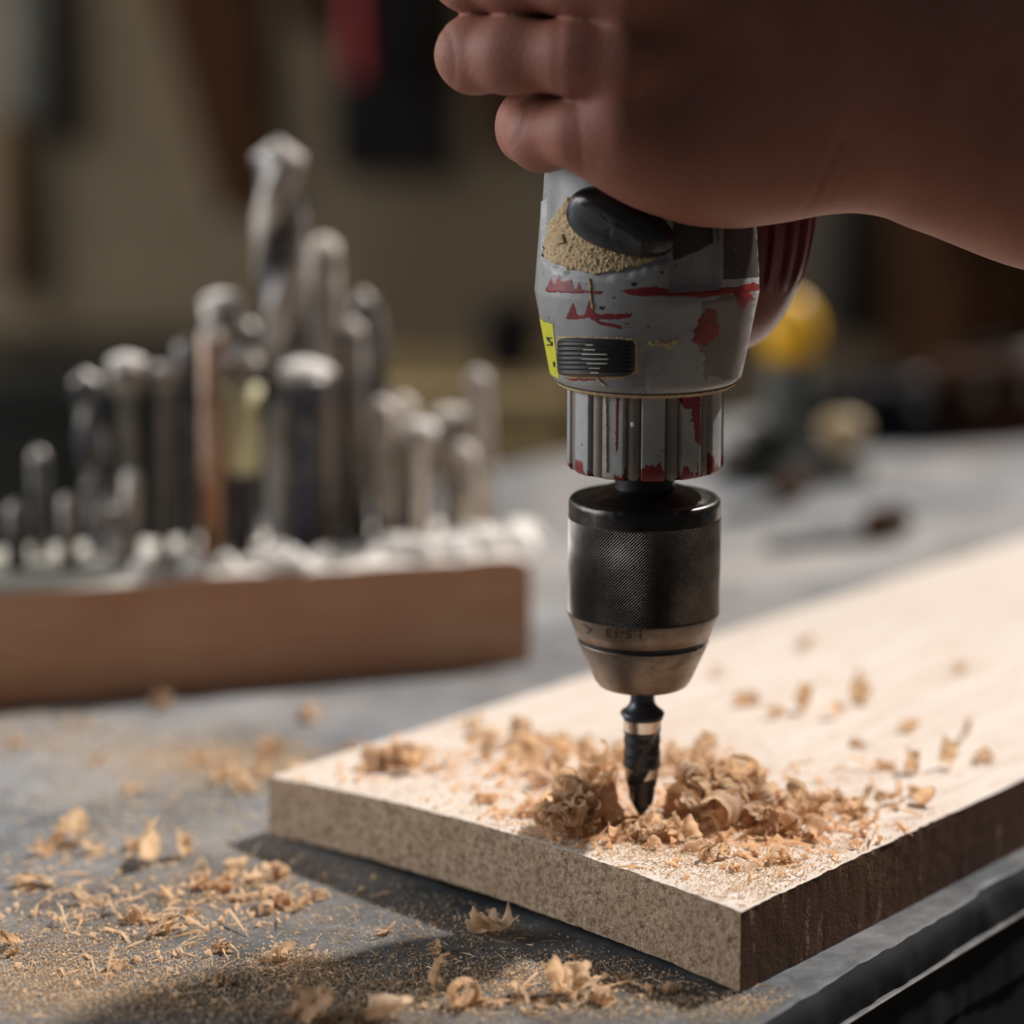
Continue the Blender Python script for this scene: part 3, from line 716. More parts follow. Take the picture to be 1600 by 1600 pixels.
build_knurl()
lathe('size_ring', prof_px([(990.5, 103), (990, 105.2), (972, 111.5), (958, 118), (953, 118.8)]), M['chuck_worn'], chuck, n=128)
lathe('groove', prof_px([(999, 101), (990, 102)]), M['black'], chuck, n=96)
nose = lathe('nose_cone', prof_px([(1070, 17), (1070, 55), (1069, 66), (1067, 69.5), (1060, 75), (1030, 89), (1000, 102.5), (998, 102.8), (997.6, 100)]), M['chuck_worn'], chuck, n=128)
nose['label'] = 'bare tapered nose of the chuck'
def build_engraving():
    zz = [zl(990), zl(972), zl(958), zl(953)]; rr = [rl(105.2, 990), rl(111.5, 972), rl(118, 958), rl(118.8, 953)]
    Rs = lambda T, Z: np.interp(Z, zz, rr)
    cu = bpy.data.curves.new('size_text', 'FONT'); cu.body = '1.5-13'; cu.size = 1.0; cu.space_character = 1.12; cu.offset = 0.018
    to = bpy.data.objects.new('size_text', cu); C.objects.link(to)
    me = bpy.data.meshes.new_from_object(to.evaluated_get(bpy.context.evaluated_depsgraph_get()))
    bpy.data.objects.remove(to)
    import bmesh
    bm = bmesh.new(); bm.from_mesh(me)
    bmesh.ops.triangulate(bm, faces=bm.faces[:]); bmesh.ops.subdivide_edges(bm, edges=bm.edges[:], cuts=1)
    co = np.array([v.co for v in bm.verts]); x0, x1 = co[:, 0].min(), co[:, 0].max(); y0, y1 = co[:, 1].min(), co[:, 1].max()
    u = (co[:, 0] - x0) / (x1 - x0); v = (co[:, 1] - y0) / (y1 - y0)
    px = 1002.0 - u * 55; py = 997.0 - (1 - v) * 13.5 + 0.045 * (px - 975)       # stamped upside down as the drill points down
    Q = hit(px, py, Rs, 0, 1); rad = Q[:, :2] / np.linalg.norm(Q[:, :2], axis=1)[:, None]; Q[:, :2] += rad * 0.00006
    for vtx, q in zip(bm.verts, Q): vtx.co = q
    bm.to_mesh(me); bm.free(); me.materials.clear(); me.materials.append(M['black_ink'])
    obj('size_marking', me, chuck)['label'] = 'stamped size 1.5-13, upside down'
    patch('arrow_mark', [(908, 974.5), (911.5, 973.5), (927.5, 984), (918, 991.5), (915, 989.5), (921.5, 984)], Rs, 0.00006, M['black_ink'], chuck, step=0.6, jag=0.15)['label'] = 'stamped arrow'
build_engraving()

# red ribbed motor housing behind
def build_motor():
    c = RL.T @ (P(1140, 300, 0.772) - TIP); ax = 133 * 0.772 / FPX; az = 250 * 0.772 / FPX; ay = 0.026
    n, mm = 220, 70; V = []
    for i in range(mm + 1):
        ph = math.pi * (i / mm) - math.pi / 2
        for j in range(n):
            q = 2 * math.pi * j / n
            rb = 1 + 0.035 * (1 if math.sin(q * 22) > 0.1 else -1) * (0.0 if ph < -0.62 else min(1, (ph + 0.62) * 9)) * (1 if ph < 1.2 else 0)
            cp = abs(math.cos(ph)) ** 0.9
            V.append((c[0] + ax * cp * math.cos(q) * rb, c[1] + ay * cp * math.sin(q) * rb, c[2] + az * math.sin(ph)))
    o = obj('motor_housing', mesh('motor_housing', V, gridfaces(mm + 1, n, wrap=True), True, M['red_dark']), drill)
    o.data.set_sharp_from_angle(angle=math.radians(35)); o['label'] = 'dark red ribbed motor housing'
build_motor()

# drill bit
def build_bit():
    root = empty('drill_bit', TIP, (LEAN, 0, 0))
    tag(root, 'black stepped countersink bit with bright ground bands in the chuck, tip in shavings', 'drill bit')
    pts = [(1279, 1), (1274, 4.5), (1266, 9), (1256, 17), (1248, 19.5), (1228, 21), (1226, 23), (1214, 25), (1213, 26.5), (1196, 27.5), (1195, 29.5), (1178, 28.5), (1177, 29.5), (1168, 28), (1160, 27.5), (1159, 28.8), (1146, 28), (1142, 29.5),
           (1130, 32), (1121, 34.2), (1114, 35), (1111, 33), (1106, 26), (1100, 21), (1094, 19), (1070, 18.7)]
    pr = resample(prof_px(pts), 0.0006)
    zt, zsh = zl(1275), zl(1118); pitch = 0.052
    def fl(T, Z):
        q = T - 2 * math.pi * (Z - zl(1160)) / pitch - math.radians(-150)
        c = np.cos(q); return c
    def rf(T, Z, R):
        depth = sst(zl(1112), zl(1124), Z)
        f = np.clip((np.abs(np.cos((T - 2 * math.pi * (Z - zl(1160)) / pitch + math.radians(48)) / 1.0)) - 0.86) / 0.14, 0, 1)
        return R * (1 - 0.15 * depth * f)
    def fm(T, Z):
        Tm = (T[:-1] + T[1:]) / 2; Zm = (Z[:-1] + Z[1:]) / 2
        band = ((Zm < zl(1122.5)) & (Zm > zl(1140.5))) | ((Zm < zl(1196)) & (Zm > zl(1213)))
        f = np.abs(np.cos(Tm - 2 * math.pi * (Zm - zl(1160)) / pitch + math.radians(48))) > 0.88
        return (band & ~f).ravel().astype(int)
    lathe('cutter', pr, [M['bit_black'], M['bit_band']], root, n=120, rf=rf, fm=fm)['label'] = 'fluted black cutter with two bright bands'
    lathe('shank', [(zl(1095), rl(18, 1095)), (zl(1040), rl(18, 1040))], M['bit_black'], root, n=40)
build_bit()
# ------------------------------------------------------------------ the hand (one continuous surface from a blended distance field)
def surface_nets(D, org, h):
    ins = D < 0; nx, ny, nz = D.shape
    c = np.zeros((nx - 1, ny - 1, nz - 1), np.int8)
    for dx in (0, 1):
        for dy in (0, 1):
            for dz in (0, 1): c += ins[dx:nx - 1 + dx, dy:ny - 1 + dy, dz:nz - 1 + dz]
    act = (c > 0) & (c < 8); I, J, K = np.nonzero(act); idx = np.full(act.shape, -1, np.int64); idx[I, J, K] = np.arange(len(I))
    acc = np.zeros((len(I), 3)); cnt = np.zeros(len(I))
    cor = [(0, 0, 0), (1, 0, 0), (0, 1, 0), (1, 1, 0), (0, 0, 1), (1, 0, 1), (0, 1, 1), (1, 1, 1)]
    for a in range(8):
        for b in range(a + 1, 8):
            if sum(abs(cor[a][k] - cor[b][k]) for k in range(3)) != 1: continue
            A = D[I + cor[a][0], J + cor[a][1], K + cor[a][2]]; B = D[I + cor[b][0], J + cor[b][1], K + cor[b][2]]
            x = (A < 0) != (B < 0); t = np.where(x, A / np.where(x, A - B, 1), 0)
            for k in range(3): acc[:, k] += np.where(x, cor[a][k] + t * (cor[b][k] - cor[a][k]), 0)
            cnt += x
    V = np.stack([I, J, K], -1) + acc / cnt[:, None]; V = org + V * h
    Fs = []
    for ax in range(3):
        u, v = [(1, 2), (2, 0), (0, 1)][ax]
        s0 = [slice(0, -1)] * 3; s1 = [slice(0, -1)] * 3
        s0[ax] = slice(0, D.shape[ax] - 1); s1[ax] = slice(1, D.shape[ax])
        sl = [slice(1, D.shape[k] - 1) for k in range(3)]; sl[ax] = slice(0, D.shape[ax] - 1); sh = list(sl); sh[ax] = slice(1, D.shape[ax])
        A = ins[tuple(sl)]; B = ins[tuple(sh)]; q = np.argwhere(A != B)
        if not len(q): continue
        p = q + 1; p[:, ax] = q[:, ax]
        def g(du, dv):
            r = p.copy(); r[:, u] += du; r[:, v] += dv; return idx[r[:, 0], r[:, 1], r[:, 2]]
        f = np.stack([g(-1, -1), g(0, -1), g(0, 0), g(-1, 0)], -1)
        flip = ~A[tuple(q.T)]; f[flip] = f[flip][:, ::-1]; Fs.append(f)
    F = np.concatenate(Fs); F = F[(F >= 0).all(1)]
    return V, F
def build_hand():
    def c(px, py, d, r): return P(px, py, d), r * d / FPX
    h = 0.0008
    lo = np.array([-0.040, 0.655, 1.02]); hi = np.array([0.205, 0.775, 1.215])
    N = np.ceil((hi - lo) / h).astype(int)
    X, Y, Z = np.meshgrid(*[(lo[k] + np.arange(N[k]) * h).astype(np.float32) for k in range(3)], indexing='ij')
    BIG = np.float32(1)
    def cone(a, b):
        (pa, ra), (pb, rb) = a, b
        d = (pb - pa); L2 = float(d @ d) + 1e-12
        t = np.clip(((X - pa[0]) * d[0] + (Y - pa[1]) * d[1] + (Z - pa[2]) * d[2]) / L2, 0, 1)
        return np.sqrt((X - pa[0] - t * d[0]) ** 2 + (Y - pa[1] - t * d[1]) ** 2 + (Z - pa[2] - t * d[2]) ** 2) - (ra + (rb - ra) * t)
    def smin(a, b, k):
        q = np.clip(0.5 + 0.5 * (b - a) / k, 0, 1); return b + (a - b) * q - k * q * (1 - q)
    def chain(nodes, k=0.004):
        D = None
        for a, b in zip(nodes[:-1], nodes[1:]):
            e = cone(a, b); D = e if D is None else smin(D, e, k)
        return D
    def crease(D, p, dr, wd, amp, half):
        s = (X - p[0]) * dr[0] + (Y - p[1]) * dr[1] + (Z - p[2]) * dr[2]
        r = np.sqrt((X - p[0]) ** 2 + (Y - p[1]) ** 2 + (Z - p[2]) ** 2)
        return D + amp * np.exp(-(s / wd) ** 2) * np.exp(-(r / half) ** 4)
    pinky = chain([c(985, 203, .689, 66), c(910, 206, .694, 54), c(848, 209, .708, 53)], .004)
    pk2 = smin(chain([c(848, 208, .708, 54), c(823, 186, .728, 42), c(830, 180, .752, 40), c(866, 180, .772, 38)], .003),
               chain([c(848, 214, .710, 50), c(822, 212, .728, 40), c(832, 214, .752, 38), c(868, 212, .772, 36)], .003), .004)
    pinky = smin(pinky, pk2, .003)
    ring = chain([c(988, 98, .683, 68), c(900, 90, .685, 56), c(800, 86, .694, 57), c(742, 85, .703, 59)], .004)
    ring = smin(ring, chain([c(742, 85, .703, 59), c(735, 86, .730, 52), c(765, 90, .757, 48), c(815, 92, .772, 44)], .003), .003)
    middle = chain([c(992, -18, .680, 72), c(900, -38, .682, 60), c(800, -44, .691, 61), c(738, -46, .700, 63)], .004)
    middle = smin(middle, chain([c(738, -46, .700, 63), c(728, -42, .728, 55), c(760, -36, .756, 50), c(815, -34, .772, 46)], .003), .003)
    index = chain([c(1000, -150, .682, 68), c(900, -172, .690, 62), c(800, -176, .698, 62)], .004)
    index = smin(index, chain([c(800, -176, .698, 60), c(778, -172, .728, 54), c(800, -168, .752, 49), c(850, -166, .768, 44)], .003), .003)
    # back of the hand, heel, wrist, forearm
    back = chain([c(988, 200, .690, 66), c(1100, 196, .698, 90), c(1270, 185, .712, 100)], .010)
    back = smin(back, chain([c(990, 98, .684, 68), c(1120, 108, .694, 86), c(1290, 125, .710, 105)], .010), .010)
    back = smin(back, chain([c(995, -18, .682, 72), c(1130, 10, .692, 86), c(1300, 70, .708, 108)], .010), .010)
    back = smin(back, chain([c(1000, -150, .684, 68), c(1140, -80, .696, 86), c(1310, 20, .709, 105)], .010), .010)
    heel = chain([c(925, 212, .697, 60), c(1010, 222, .699, 84), c(1085, 230, .703, 100), c(1145, 229, .707, 108), c(1205, 222, .711, 105), c(1265, 204, .714, 98)], .010)
    back = smin(back, heel, .012)
    arm = chain([c(1270, 178, .713, 108), c(1340, 172, .715, 120), c(1430, 182, .717, 138), c(1520, 205, .719, 153), c(1640, 240, .721, 166), c(1800, 285, .723, 174), c(2000, 330, .725, 178)], .012)
    arm = smin(arm, chain([c(1300, 40, .710, 112), c(1400, 50, .712, 118), c(1530, 45, .714, 135), c(1700, 60, .716, 150), c(2000, 110, .718, 160)], .012), .016)
    arm = smin(arm, chain([c(1310, 60, .720, 105), c(1500, 110, .722, 125), c(2000, 220, .724, 160)], .012), .016)
    back = smin(back, arm, .014)
    # palm filling and thumb on the far side
    thumb = chain([c(1300, -20, .70, 88), c(1262, -110, .722, 72), c(1225, -170, .748, 60), c(1150, -190, .772, 54), c(1060, -186, .785, 46)], .006)
    D = smin(back, thumb, .010)
    fs = None
    for f in (pinky, ring, middle, index):
        D = smin(D, f, .0014)
    # web between the fingers stays a groove
    for web in ([c(848, 152, .714, 18), c(905, 156, .704, 26)], [c(790, 24, .712, 16), c(885, 28, .698, 28)], [c(850, -108, .712, 16), c(905, -108, .700, 28)]):
        D = smin(D, chain(web), .002)
    for nodes in ([c(770, 158, .690, 9), c(830, 151, .683, 10), c(885, 160, .676, 5)], [c(680, 24, .690, 8), c(770, 19, .679, 9), c(830, 27, .670, 4)], [c(740, -108, .690, 8), c(860, -110, .674, 7)]):
        w0 = [(p - FW * .012, r) for p, r in nodes]; w1 = [(p + FW * .003, r * .7) for p, r in nodes]
        cut = None
        for k in range(len(nodes) - 1):
            for A, B in ((w0[k], w0[k + 1]), (nodes[k], nodes[k + 1]), (w1[k], w1[k + 1])):
                e = cone(A, B); cut = e if cut is None else smin(cut, e, .006)
        D = -smin(-D, cut, .0018)
    # knuckle and tendon relief
    for (px, py, d, a, r) in ((965, 105, .669, .0012, .012), (962, 190, .676, .0011, .011), (968, -20, .665, .0012, .012), (1040, 150, .682, -.0022, .009), (1040, 40, .677, -.0020, .010), (1120, 100, .680, -.0010, .012),
                              (1300, 230, .680, -.0012, .014), (1400, 150, .678, .0012, .02)):
        q, _ = c(px, py, d, 1); D = D - a * np.exp(-((X - q[0]) ** 2 + (Y - q[1]) ** 2 + (Z - q[2]) ** 2) / r ** 2)
    # skin creases at the bent finger joints and the wrist
    for (px, py, d, dr, amp) in ((712, 84, .692, (1, .25, .10), .00045), (700, 90, .695, (1, .3, .12), .0002), (800, 214, .700, (1, .35, -.35), .00045), (814, 216, .698, (1, .3, -.4), .0003), (708, -46, .689, (1, .3, 0), .0004),
                                 (868, 90, .683, (1, 0, 0), .00025), (876, 86, .683, (1, 0, 0), .0002), (905, 205, .69, (1, 0, .1), .0002)):
        q, _ = c(px, py, d, 1); dv = np.array(dr, float); dv /= np.linalg.norm(dv)
        D = crease(D, q, dv, .0006, amp, .014)
    for (px, py) in ((1285, 285), (1296, 270), (1310, 290)):
        q, _ = c(px, py, .690, 1); D = crease(D, q, np.array([.92, 0, -.38]), .0008, .0005, .014)
    # the grip closes on the drill without entering it
    Lx, Ly, Lz = [(X - TIP[0]) * RL[0, k] + (Y - TIP[1]) * RL[1, k] + (Z - TIP[2]) * RL[2, k] for k in range(3)]
    rho = np.hypot(Lx, Ly); Rr = np.interp(Lz.ravel(), hz, hr, left=0, right=0).reshape(Lz.shape)
    D = np.maximum(D, (Rr + .0006 - rho))
    mc = RL.T @ (P(1140, 300, 0.772) - TIP); ma = np.array([133 * 0.772 / FPX, 0.026, 250 * 0.772 / FPX]) * 1.05 + .0006
    el = np.sqrt(((Lx - mc[0]) / ma[0]) ** 2 + ((Ly - mc[1]) / ma[1]) ** 2 + ((Lz - mc[2]) / ma[2]) ** 2)
    D = np.maximum(D, (1 - el) * .022)
    V, F = surface_nets(D, lo, h)
    # relax the stair steps of the grid
    e = np.concatenate([F[:, [0, 1]], F[:, [1, 2]], F[:, [2, 3]], F[:, [3, 0]]]); 
    for it in range(3):
        S = np.zeros_like(V); n = np.zeros(len(V))
        np.add.at(S, e[:, 0], V[e[:, 1]]); np.add.at(S, e[:, 1], V[e[:, 0]]); np.add.at(n, e[:, 0], 1); np.add.at(n, e[:, 1], 1)
        V = V + (0.5 if it % 2 == 0 else -0.2) * (S / n[:, None] - V)
    base = P(1300, 150, .70)
    root = empty('person', base)
    tag(root, 'bare forearm and fist with curled fingers gripping the power drill from above', 'person')
    o = obj('arm_and_hand', mesh('arm_and_hand', V - base, F, True, M['skin']), root)
    # fingernails, on the far side of the drill
    for (px, py, d, r) in ((868, 196, .772, 38), (815, 92, .772, 44), (815, -34, .772, 46), (850, -166, .768, 44), (1060, -186, .785, 46)):
        q, rr = c(px, py, d, r); q = q - base; V = []; n = 9
        for i in range(n):
            for j in range(n):
                a = (i / (n - 1) - .5) * 1.5; b = (j / (n - 1) - .5) * 1.2
                V.append(q + (rr + .0004) * np.array([math.sin(b) * .9, math.cos(a) * math.cos(b), math.sin(a) * .9]))
        obj('fingernail', mesh('fingernail', V, gridfaces(n, n, flip=True), True, M['nail']), root)
build_hand()

# ------------------------------------------------------------------ block of cutters
K0 = on(0, 1105, BENCH); K1 = on(830, 1035, BENCH)
kd = K1 - K0; kd[2] = 0; kd /= np.linalg.norm(kd); kn = np.array([-kd[1], kd[0], 0]); KH = 0.0435; KDEP = 0.080
def row_point(px, back):
    """point on the block's top, `back` metres behind its front face, in the image column px"""
    r = ray(px, 950); o = K0 + kn * back
    # CAM + r t : components along kn equal
    t = ((o - CAM) @ kn) / (r[:2] @ kn[:2]); p = CAM + r * t
    return np.array([p[0], p[1], BENCH + KH])
def height_for(p, py):
    """world height above p seen at image row py"""
    lo, hi = -0.1, 0.5
    for _ in range(40):
        m = (lo + hi) / 2
        if project(p + np.array([0, 0, m]))[1] > py: lo = m
        else: hi = m
    return lo
def build_block():
    L = 0.44; a = math.atan2(kd[1], kd[0]); org = K1 - kd * L
    root = empty('drill_block', org, (0, 0, a))
    tag(root, 'long brown wooden block holding upright drill bits, dusted white on top', 'tool block')
    nx, ny, nz = 160, 26, 14
    def face(fn, n, m, flip=False, name='face'):
        A, B = np.meshgrid(np.linspace(0, 1, n), np.linspace(0, 1, m), indexing='ij')
        V = np.stack(fn(A, B), -1); V = V.reshape(-1, 3)
        return V, gridfaces(n, m, flip=flip)
    zt = lambda A, B: KH + 0.0012 * n2(A * L, B * KDEP, 90, 3) - 0.004 * np.exp(-((1 - A) * L / 0.004)) - 0.0012 * np.exp(-B * KDEP / 0.0012)
    parts = [face(lambda A, B: (A * L, B * KDEP, zt(A, B)), nx, ny, True), face(lambda A, B: (A * L, 0 * A - 0.0002 * n2(A * L, B * .04, 120, 5), zt(A, 0 * A) * B), nx, nz),
             face(lambda A, B: (A * L, 0 * A + KDEP, zt(A, 0 * A + 1) * B), nx, nz, True), face(lambda A, B: (0 * A + L - 0.003 * B ** 8, A * KDEP, zt(0 * A + 1, A) * B), ny, nz),
             face(lambda A, B: (0 * A, A * KDEP, zt(0 * A, A) * B), ny, nz, True)]
    V = []; F = []; o = 0
    for v, f in parts: V.append(v); F.append(f + o); o += len(v)
    obj('block_body', mesh('block_body', np.concatenate(V), np.concatenate(F)[:, ::-1], True, M['block']), root)
    # heaps of pale dust on top, between the shanks
    r = np.random.default_rng(3)
    for (px, bk, rad, hgt) in ((445, .008, .011, .009), (520, .010, .010, .006), (640, .012, .012, .008), (700, .012, .012, .008), (745, .015, .012, .010), (790, .018, .013, .010), (600, .02, .010, .008), (560, .014, .01, .006), (395, .012, .006, .006), (350, .008, .0055, .007), (308, .008, .0055, .007), (232, .009, .007, .008), (815, .03, .009, .008)):
        p = row_point(px, bk); n, m_ = 20, 8; V = []
        for i in range(m_):
            ph = math.pi / 2 * i / (m_ - 1)
            for j in range(n):
                q = 2 * math.pi * j / n; jt = 1 + 0.25 * float(vnoise(np.array([math.cos(q) * 1.5 + px, math.sin(q) * 1.5, i * .4]), 4))
                V.append((p[0] + rad * math.cos(ph) * math.cos(q) * jt, p[1] + rad * .7 * math.cos(ph) * math.sin(q) * jt, p[2] - .001 + hgt * math.sin(ph) * jt))
        M4 = Matrix.LocRotScale(Vector(org), Matrix.Rotation(a, 3, 'Z'), None).inverted()
        V = [M4 @ Vector(v) for v in V]
        ob = obj('dust_heap', mesh('dust_heap', V, gridfaces(m_, n, wrap=True), True, M['dustwhite']), root); ob['kind'] = 'stuff'
build_block()

def cutter(kind, px_base, px_top, py_top, wpx, back, mat, label, py_mid=None, extra=None, name='drill_bit'):
    back += 0.013; p = row_point(px_base, back); H = height_for(p, py_top); d = project(p)[2]; R = wpx / 2 * d / FPX
    topx = CAM + ray(px_top, py_top) * ((np.array([p[0], p[1], p[2] + H]) - CAM) @ FW); lean = topx[0] - p[0]
    root = empty(name, p, (0, math.atan2(lean, H), 0)); L = math.hypot(H, lean)
    tag(root, label, 'drill bit', 'cutters standing in the wooden block')
    S = -0.022                                                    # the shank goes down into the block
    def twist(r, z0, z1, pitch, m, nm='fluted_body', tip=True):
        pr = [(z0, r)] + [(z, r) for z in np.linspace(z0, z1 - (r * .7 if tip else 0), 90)[1:]]
        pr += [(z1, r * .05)] if tip else [(z1, r * .98), (z1, 0.0001)]
        def rf(T, Z, Rr): return Rr * (1 - 0.24 * np.clip((np.abs(np.cos(T - 2 * np.pi * Z / pitch)) - .55) / .45, 0, 1) ** 0.8 * sst(z0, z0 + .004, Z))
        fmf = lambda T, Z: (np.abs(np.cos((T[:-1] + T[1:]) / 2 - 2 * np.pi * (Z[:-1] + Z[1:]) / 2 / pitch)) > .62).ravel().astype(int)
        return lathe(nm, pr, m, root, n=48, rf=rf, fm=fmf)
    if kind == 'twist':
        ms = L * (extra or 0.25)
        lathe('shank', [(S, R * .8), (ms, R * .8), (ms + .001, R * .7)], M[mat], root, n=28)
        twist(R, ms, L, R * 9, [M['steel_light' if mat == 'steel_dusty' else mat], M['steel_dark']])
    elif kind == 'rod':
        lathe('shank', [(S, R * .9), (L * .35, R * .9), (L * .36, R)], M[mat], root, n=28)
        lathe('tip', [(L * .36, R), (L - R * 1.1, R), (L - R * .4, R * .8), (L, R * .25), (L, .0001)], M[mat], root, n=28)
    elif kind == 'cap':                                           # router or forstner cutter: slim shank, wide head
        hd = extra or 0.018
        lathe('shank', [(S, R * .5), (L - hd, R * .5), (L - hd + .001, R * .75)], M[mat], root, n=28)
        def rf(T, Z, Rr): return Rr * (1 - 0.25 * np.clip(np.cos(2 * T) * 2 - 1, 0, 1) * (Rr > R * .8))
        lathe('cutting_head', [(L - hd + .001, R * .75), (L - hd + .003, R), (L - .002, R), (L - .0008, R * .92), (L, R * .5), (L + .002, .0002)], M[mat], root, n=48, rf=rf)
    elif kind == 'sleeve':
        a, b = extra
        lathe('shank', [(S, R * .7), (L * a, R * .7)], M['steel_dark'], root, n=28)
        lathe('sleeve', [(L * a, R * .6), (L * a + .001, R * .95), (L * b, R * .95), (L * b + .001, R * .6)], M['cream'], root, n=28)['label'] = 'cream coloured sleeve'
        lathe('tip', [(L * b, R * .55), (L * b + .004, R * .55), (L * b + .005, R * .9), (L - .003, R * .85), (L, R * .3), (L, .0001)], M[mat], root, n=28)
    elif kind == 'spade':                                         # flat spade bit, flat blade on a rod
        lathe('shank', [(S, R * .35), (L * .6, R * .35), (L * .62, R * .2)], M[mat], root, n=24)
        MB().prism([(-R, L * .6), (R, L * .6), (R, L - R * .5), (R * .25, L - R * .3), (0, L), (-R * .25, L - R * .3), (-R, L - R * .5)], -.0011, .0011).build('blade', M[mat], root)
    rd = {'twist': R * .55, 'rod': R * .85, 'cap': R * .95, 'sleeve': R * .7, 'spade': R * .4}[kind]; zt = L - {'twist': R * .5, 'rod': R * .7, 'cap': .001, 'sleeve': .002, 'spade': R * .2}[kind]
    sd_ = int(px_base)
    if mat != 'steel_dark' and px_base > 130: lathe('dust_cap', [(zt - .0005, .0002), (zt, rd), (zt + rd * .2, rd * .95), (zt + rd * .42, rd * .66), (zt + rd * .55, rd * .3), (zt + rd * .6, .0002)], M['dustwhite'], root, n=20, rf=lambda T, Z, Rr: Rr * (1 + .12 * np.sin(2 * T + sd_) + .08 * np.sin(5 * T)))['kind'] = 'stuff'
    return root
def cutters():
    c = cutter
    c('twist', 452, 434, 215, 82, .034, 'steel_dusty', 'thick twist drill, the tallest in the block, dusty spiral flutes', extra=.28)
    c('rod', 514, 506, 368, 52, .040, 'steel_light', 'tall pale smooth shank beside the thick twist drill')
    c('twist', 612, 566, 452, 54, .046, 'steel_dark', 'dark twist drill leaning over behind the pale shanks', extra=.3)
    c('rod', 562, 548, 500, 42, .034, 'steel_dusty', 'dusty grey shank in front of the leaning dark drill')
    c('cap', 478, 474, 582, 88, .016, 'steel_blue', 'mushroom headed cutter on a blued stem, thick dust on its head', extra=.012)
    c('rod', 334, 331, 508, 40, .018, 'copper', 'slim copper coloured bit with a dusty tip')
    c('cap', 352, 346, 470, 66, .040, 'steel_dusty', 'wide capped cutter behind the copper coloured bit', extra=.020)
    c('sleeve', 376, 382, 545, 60, .022, 'steel_dusty', 'bit with a cream coloured sleeve round its middle', extra=(.40, .82))
    c('rod', 392, 384, 500, 40, .050, 'steel_dark', 'dark shank standing behind the cream sleeved bit')
    c('cap', 298, 296, 533, 50, .044, 'steel_dark', 'greenish grey capped bit at the back, next to the copper coloured one', extra=.03)
    c('cap', 258, 256, 574, 42, .030, 'steel_dusty', 'slim cutter with a small round dusty head', extra=.010)
    c('cap', 208, 196, 564, 56, .032, 'steel_dusty', 'leaning cutter with a bright dusty head', extra=.014)
    c('twist', 160, 132, 578, 46, .040, 'steel_blue', 'blued twist drill leaning out at the end of the tall row', extra=.35)
    c('rod', 206, 206, 735, 30, .016, 'steel_light', 'short tan shank between two dusty heads')
    c('spade', 180, 182, 790, 60, .014, 'steel_dusty', 'short flat spade bit low in front of the tall row')
    c('rod', 110, 106, 772, 28, .016, 'steel_dusty', 'short thin pale bit standing by itself')
    c('rod', 28, 26, 782, 34, .022, 'steel_dark', 'short dark bit at the end of the block by the picture edge')
    c('rod', 66, 60, 700, 30, .046, 'steel_dark', 'thin dark bit at the back by the short dark one')
    c('rod', 604, 597, 622, 42, .020, 'steel_light', 'pale straight bit, first of two standing together')
    c('rod', 640, 630, 617, 40, .030, 'steel_light', 'pale straight bit, second of two standing together')
    c('cap', 652, 656, 668, 62, .014, 'steel_light', 'low flat headed cutter white with dust', extra=.011)
    c('cap', 706, 704, 648, 58, .040, 'steel_dusty', 'flat headed cutter behind the pale short one', extra=.014)
    c('rod', 728, 722, 690, 46, .022, 'steel_light', 'short stout pale bit near the end of the block')
    c('rod', 758, 746, 576, 40, .032, 'steel_light', 'tall thin pale bit standing last at the end of the block')
    c('twist', 668, 664, 705, 30, .046, 'steel_dusty', 'small twist drill hidden behind the flat headed cutters', extra=.3)
    c('rod', 540, 538, 640, 34, .050, 'steel_dark', 'dark shank at the back between the mushroom cutter and the pale bits')
cutters()
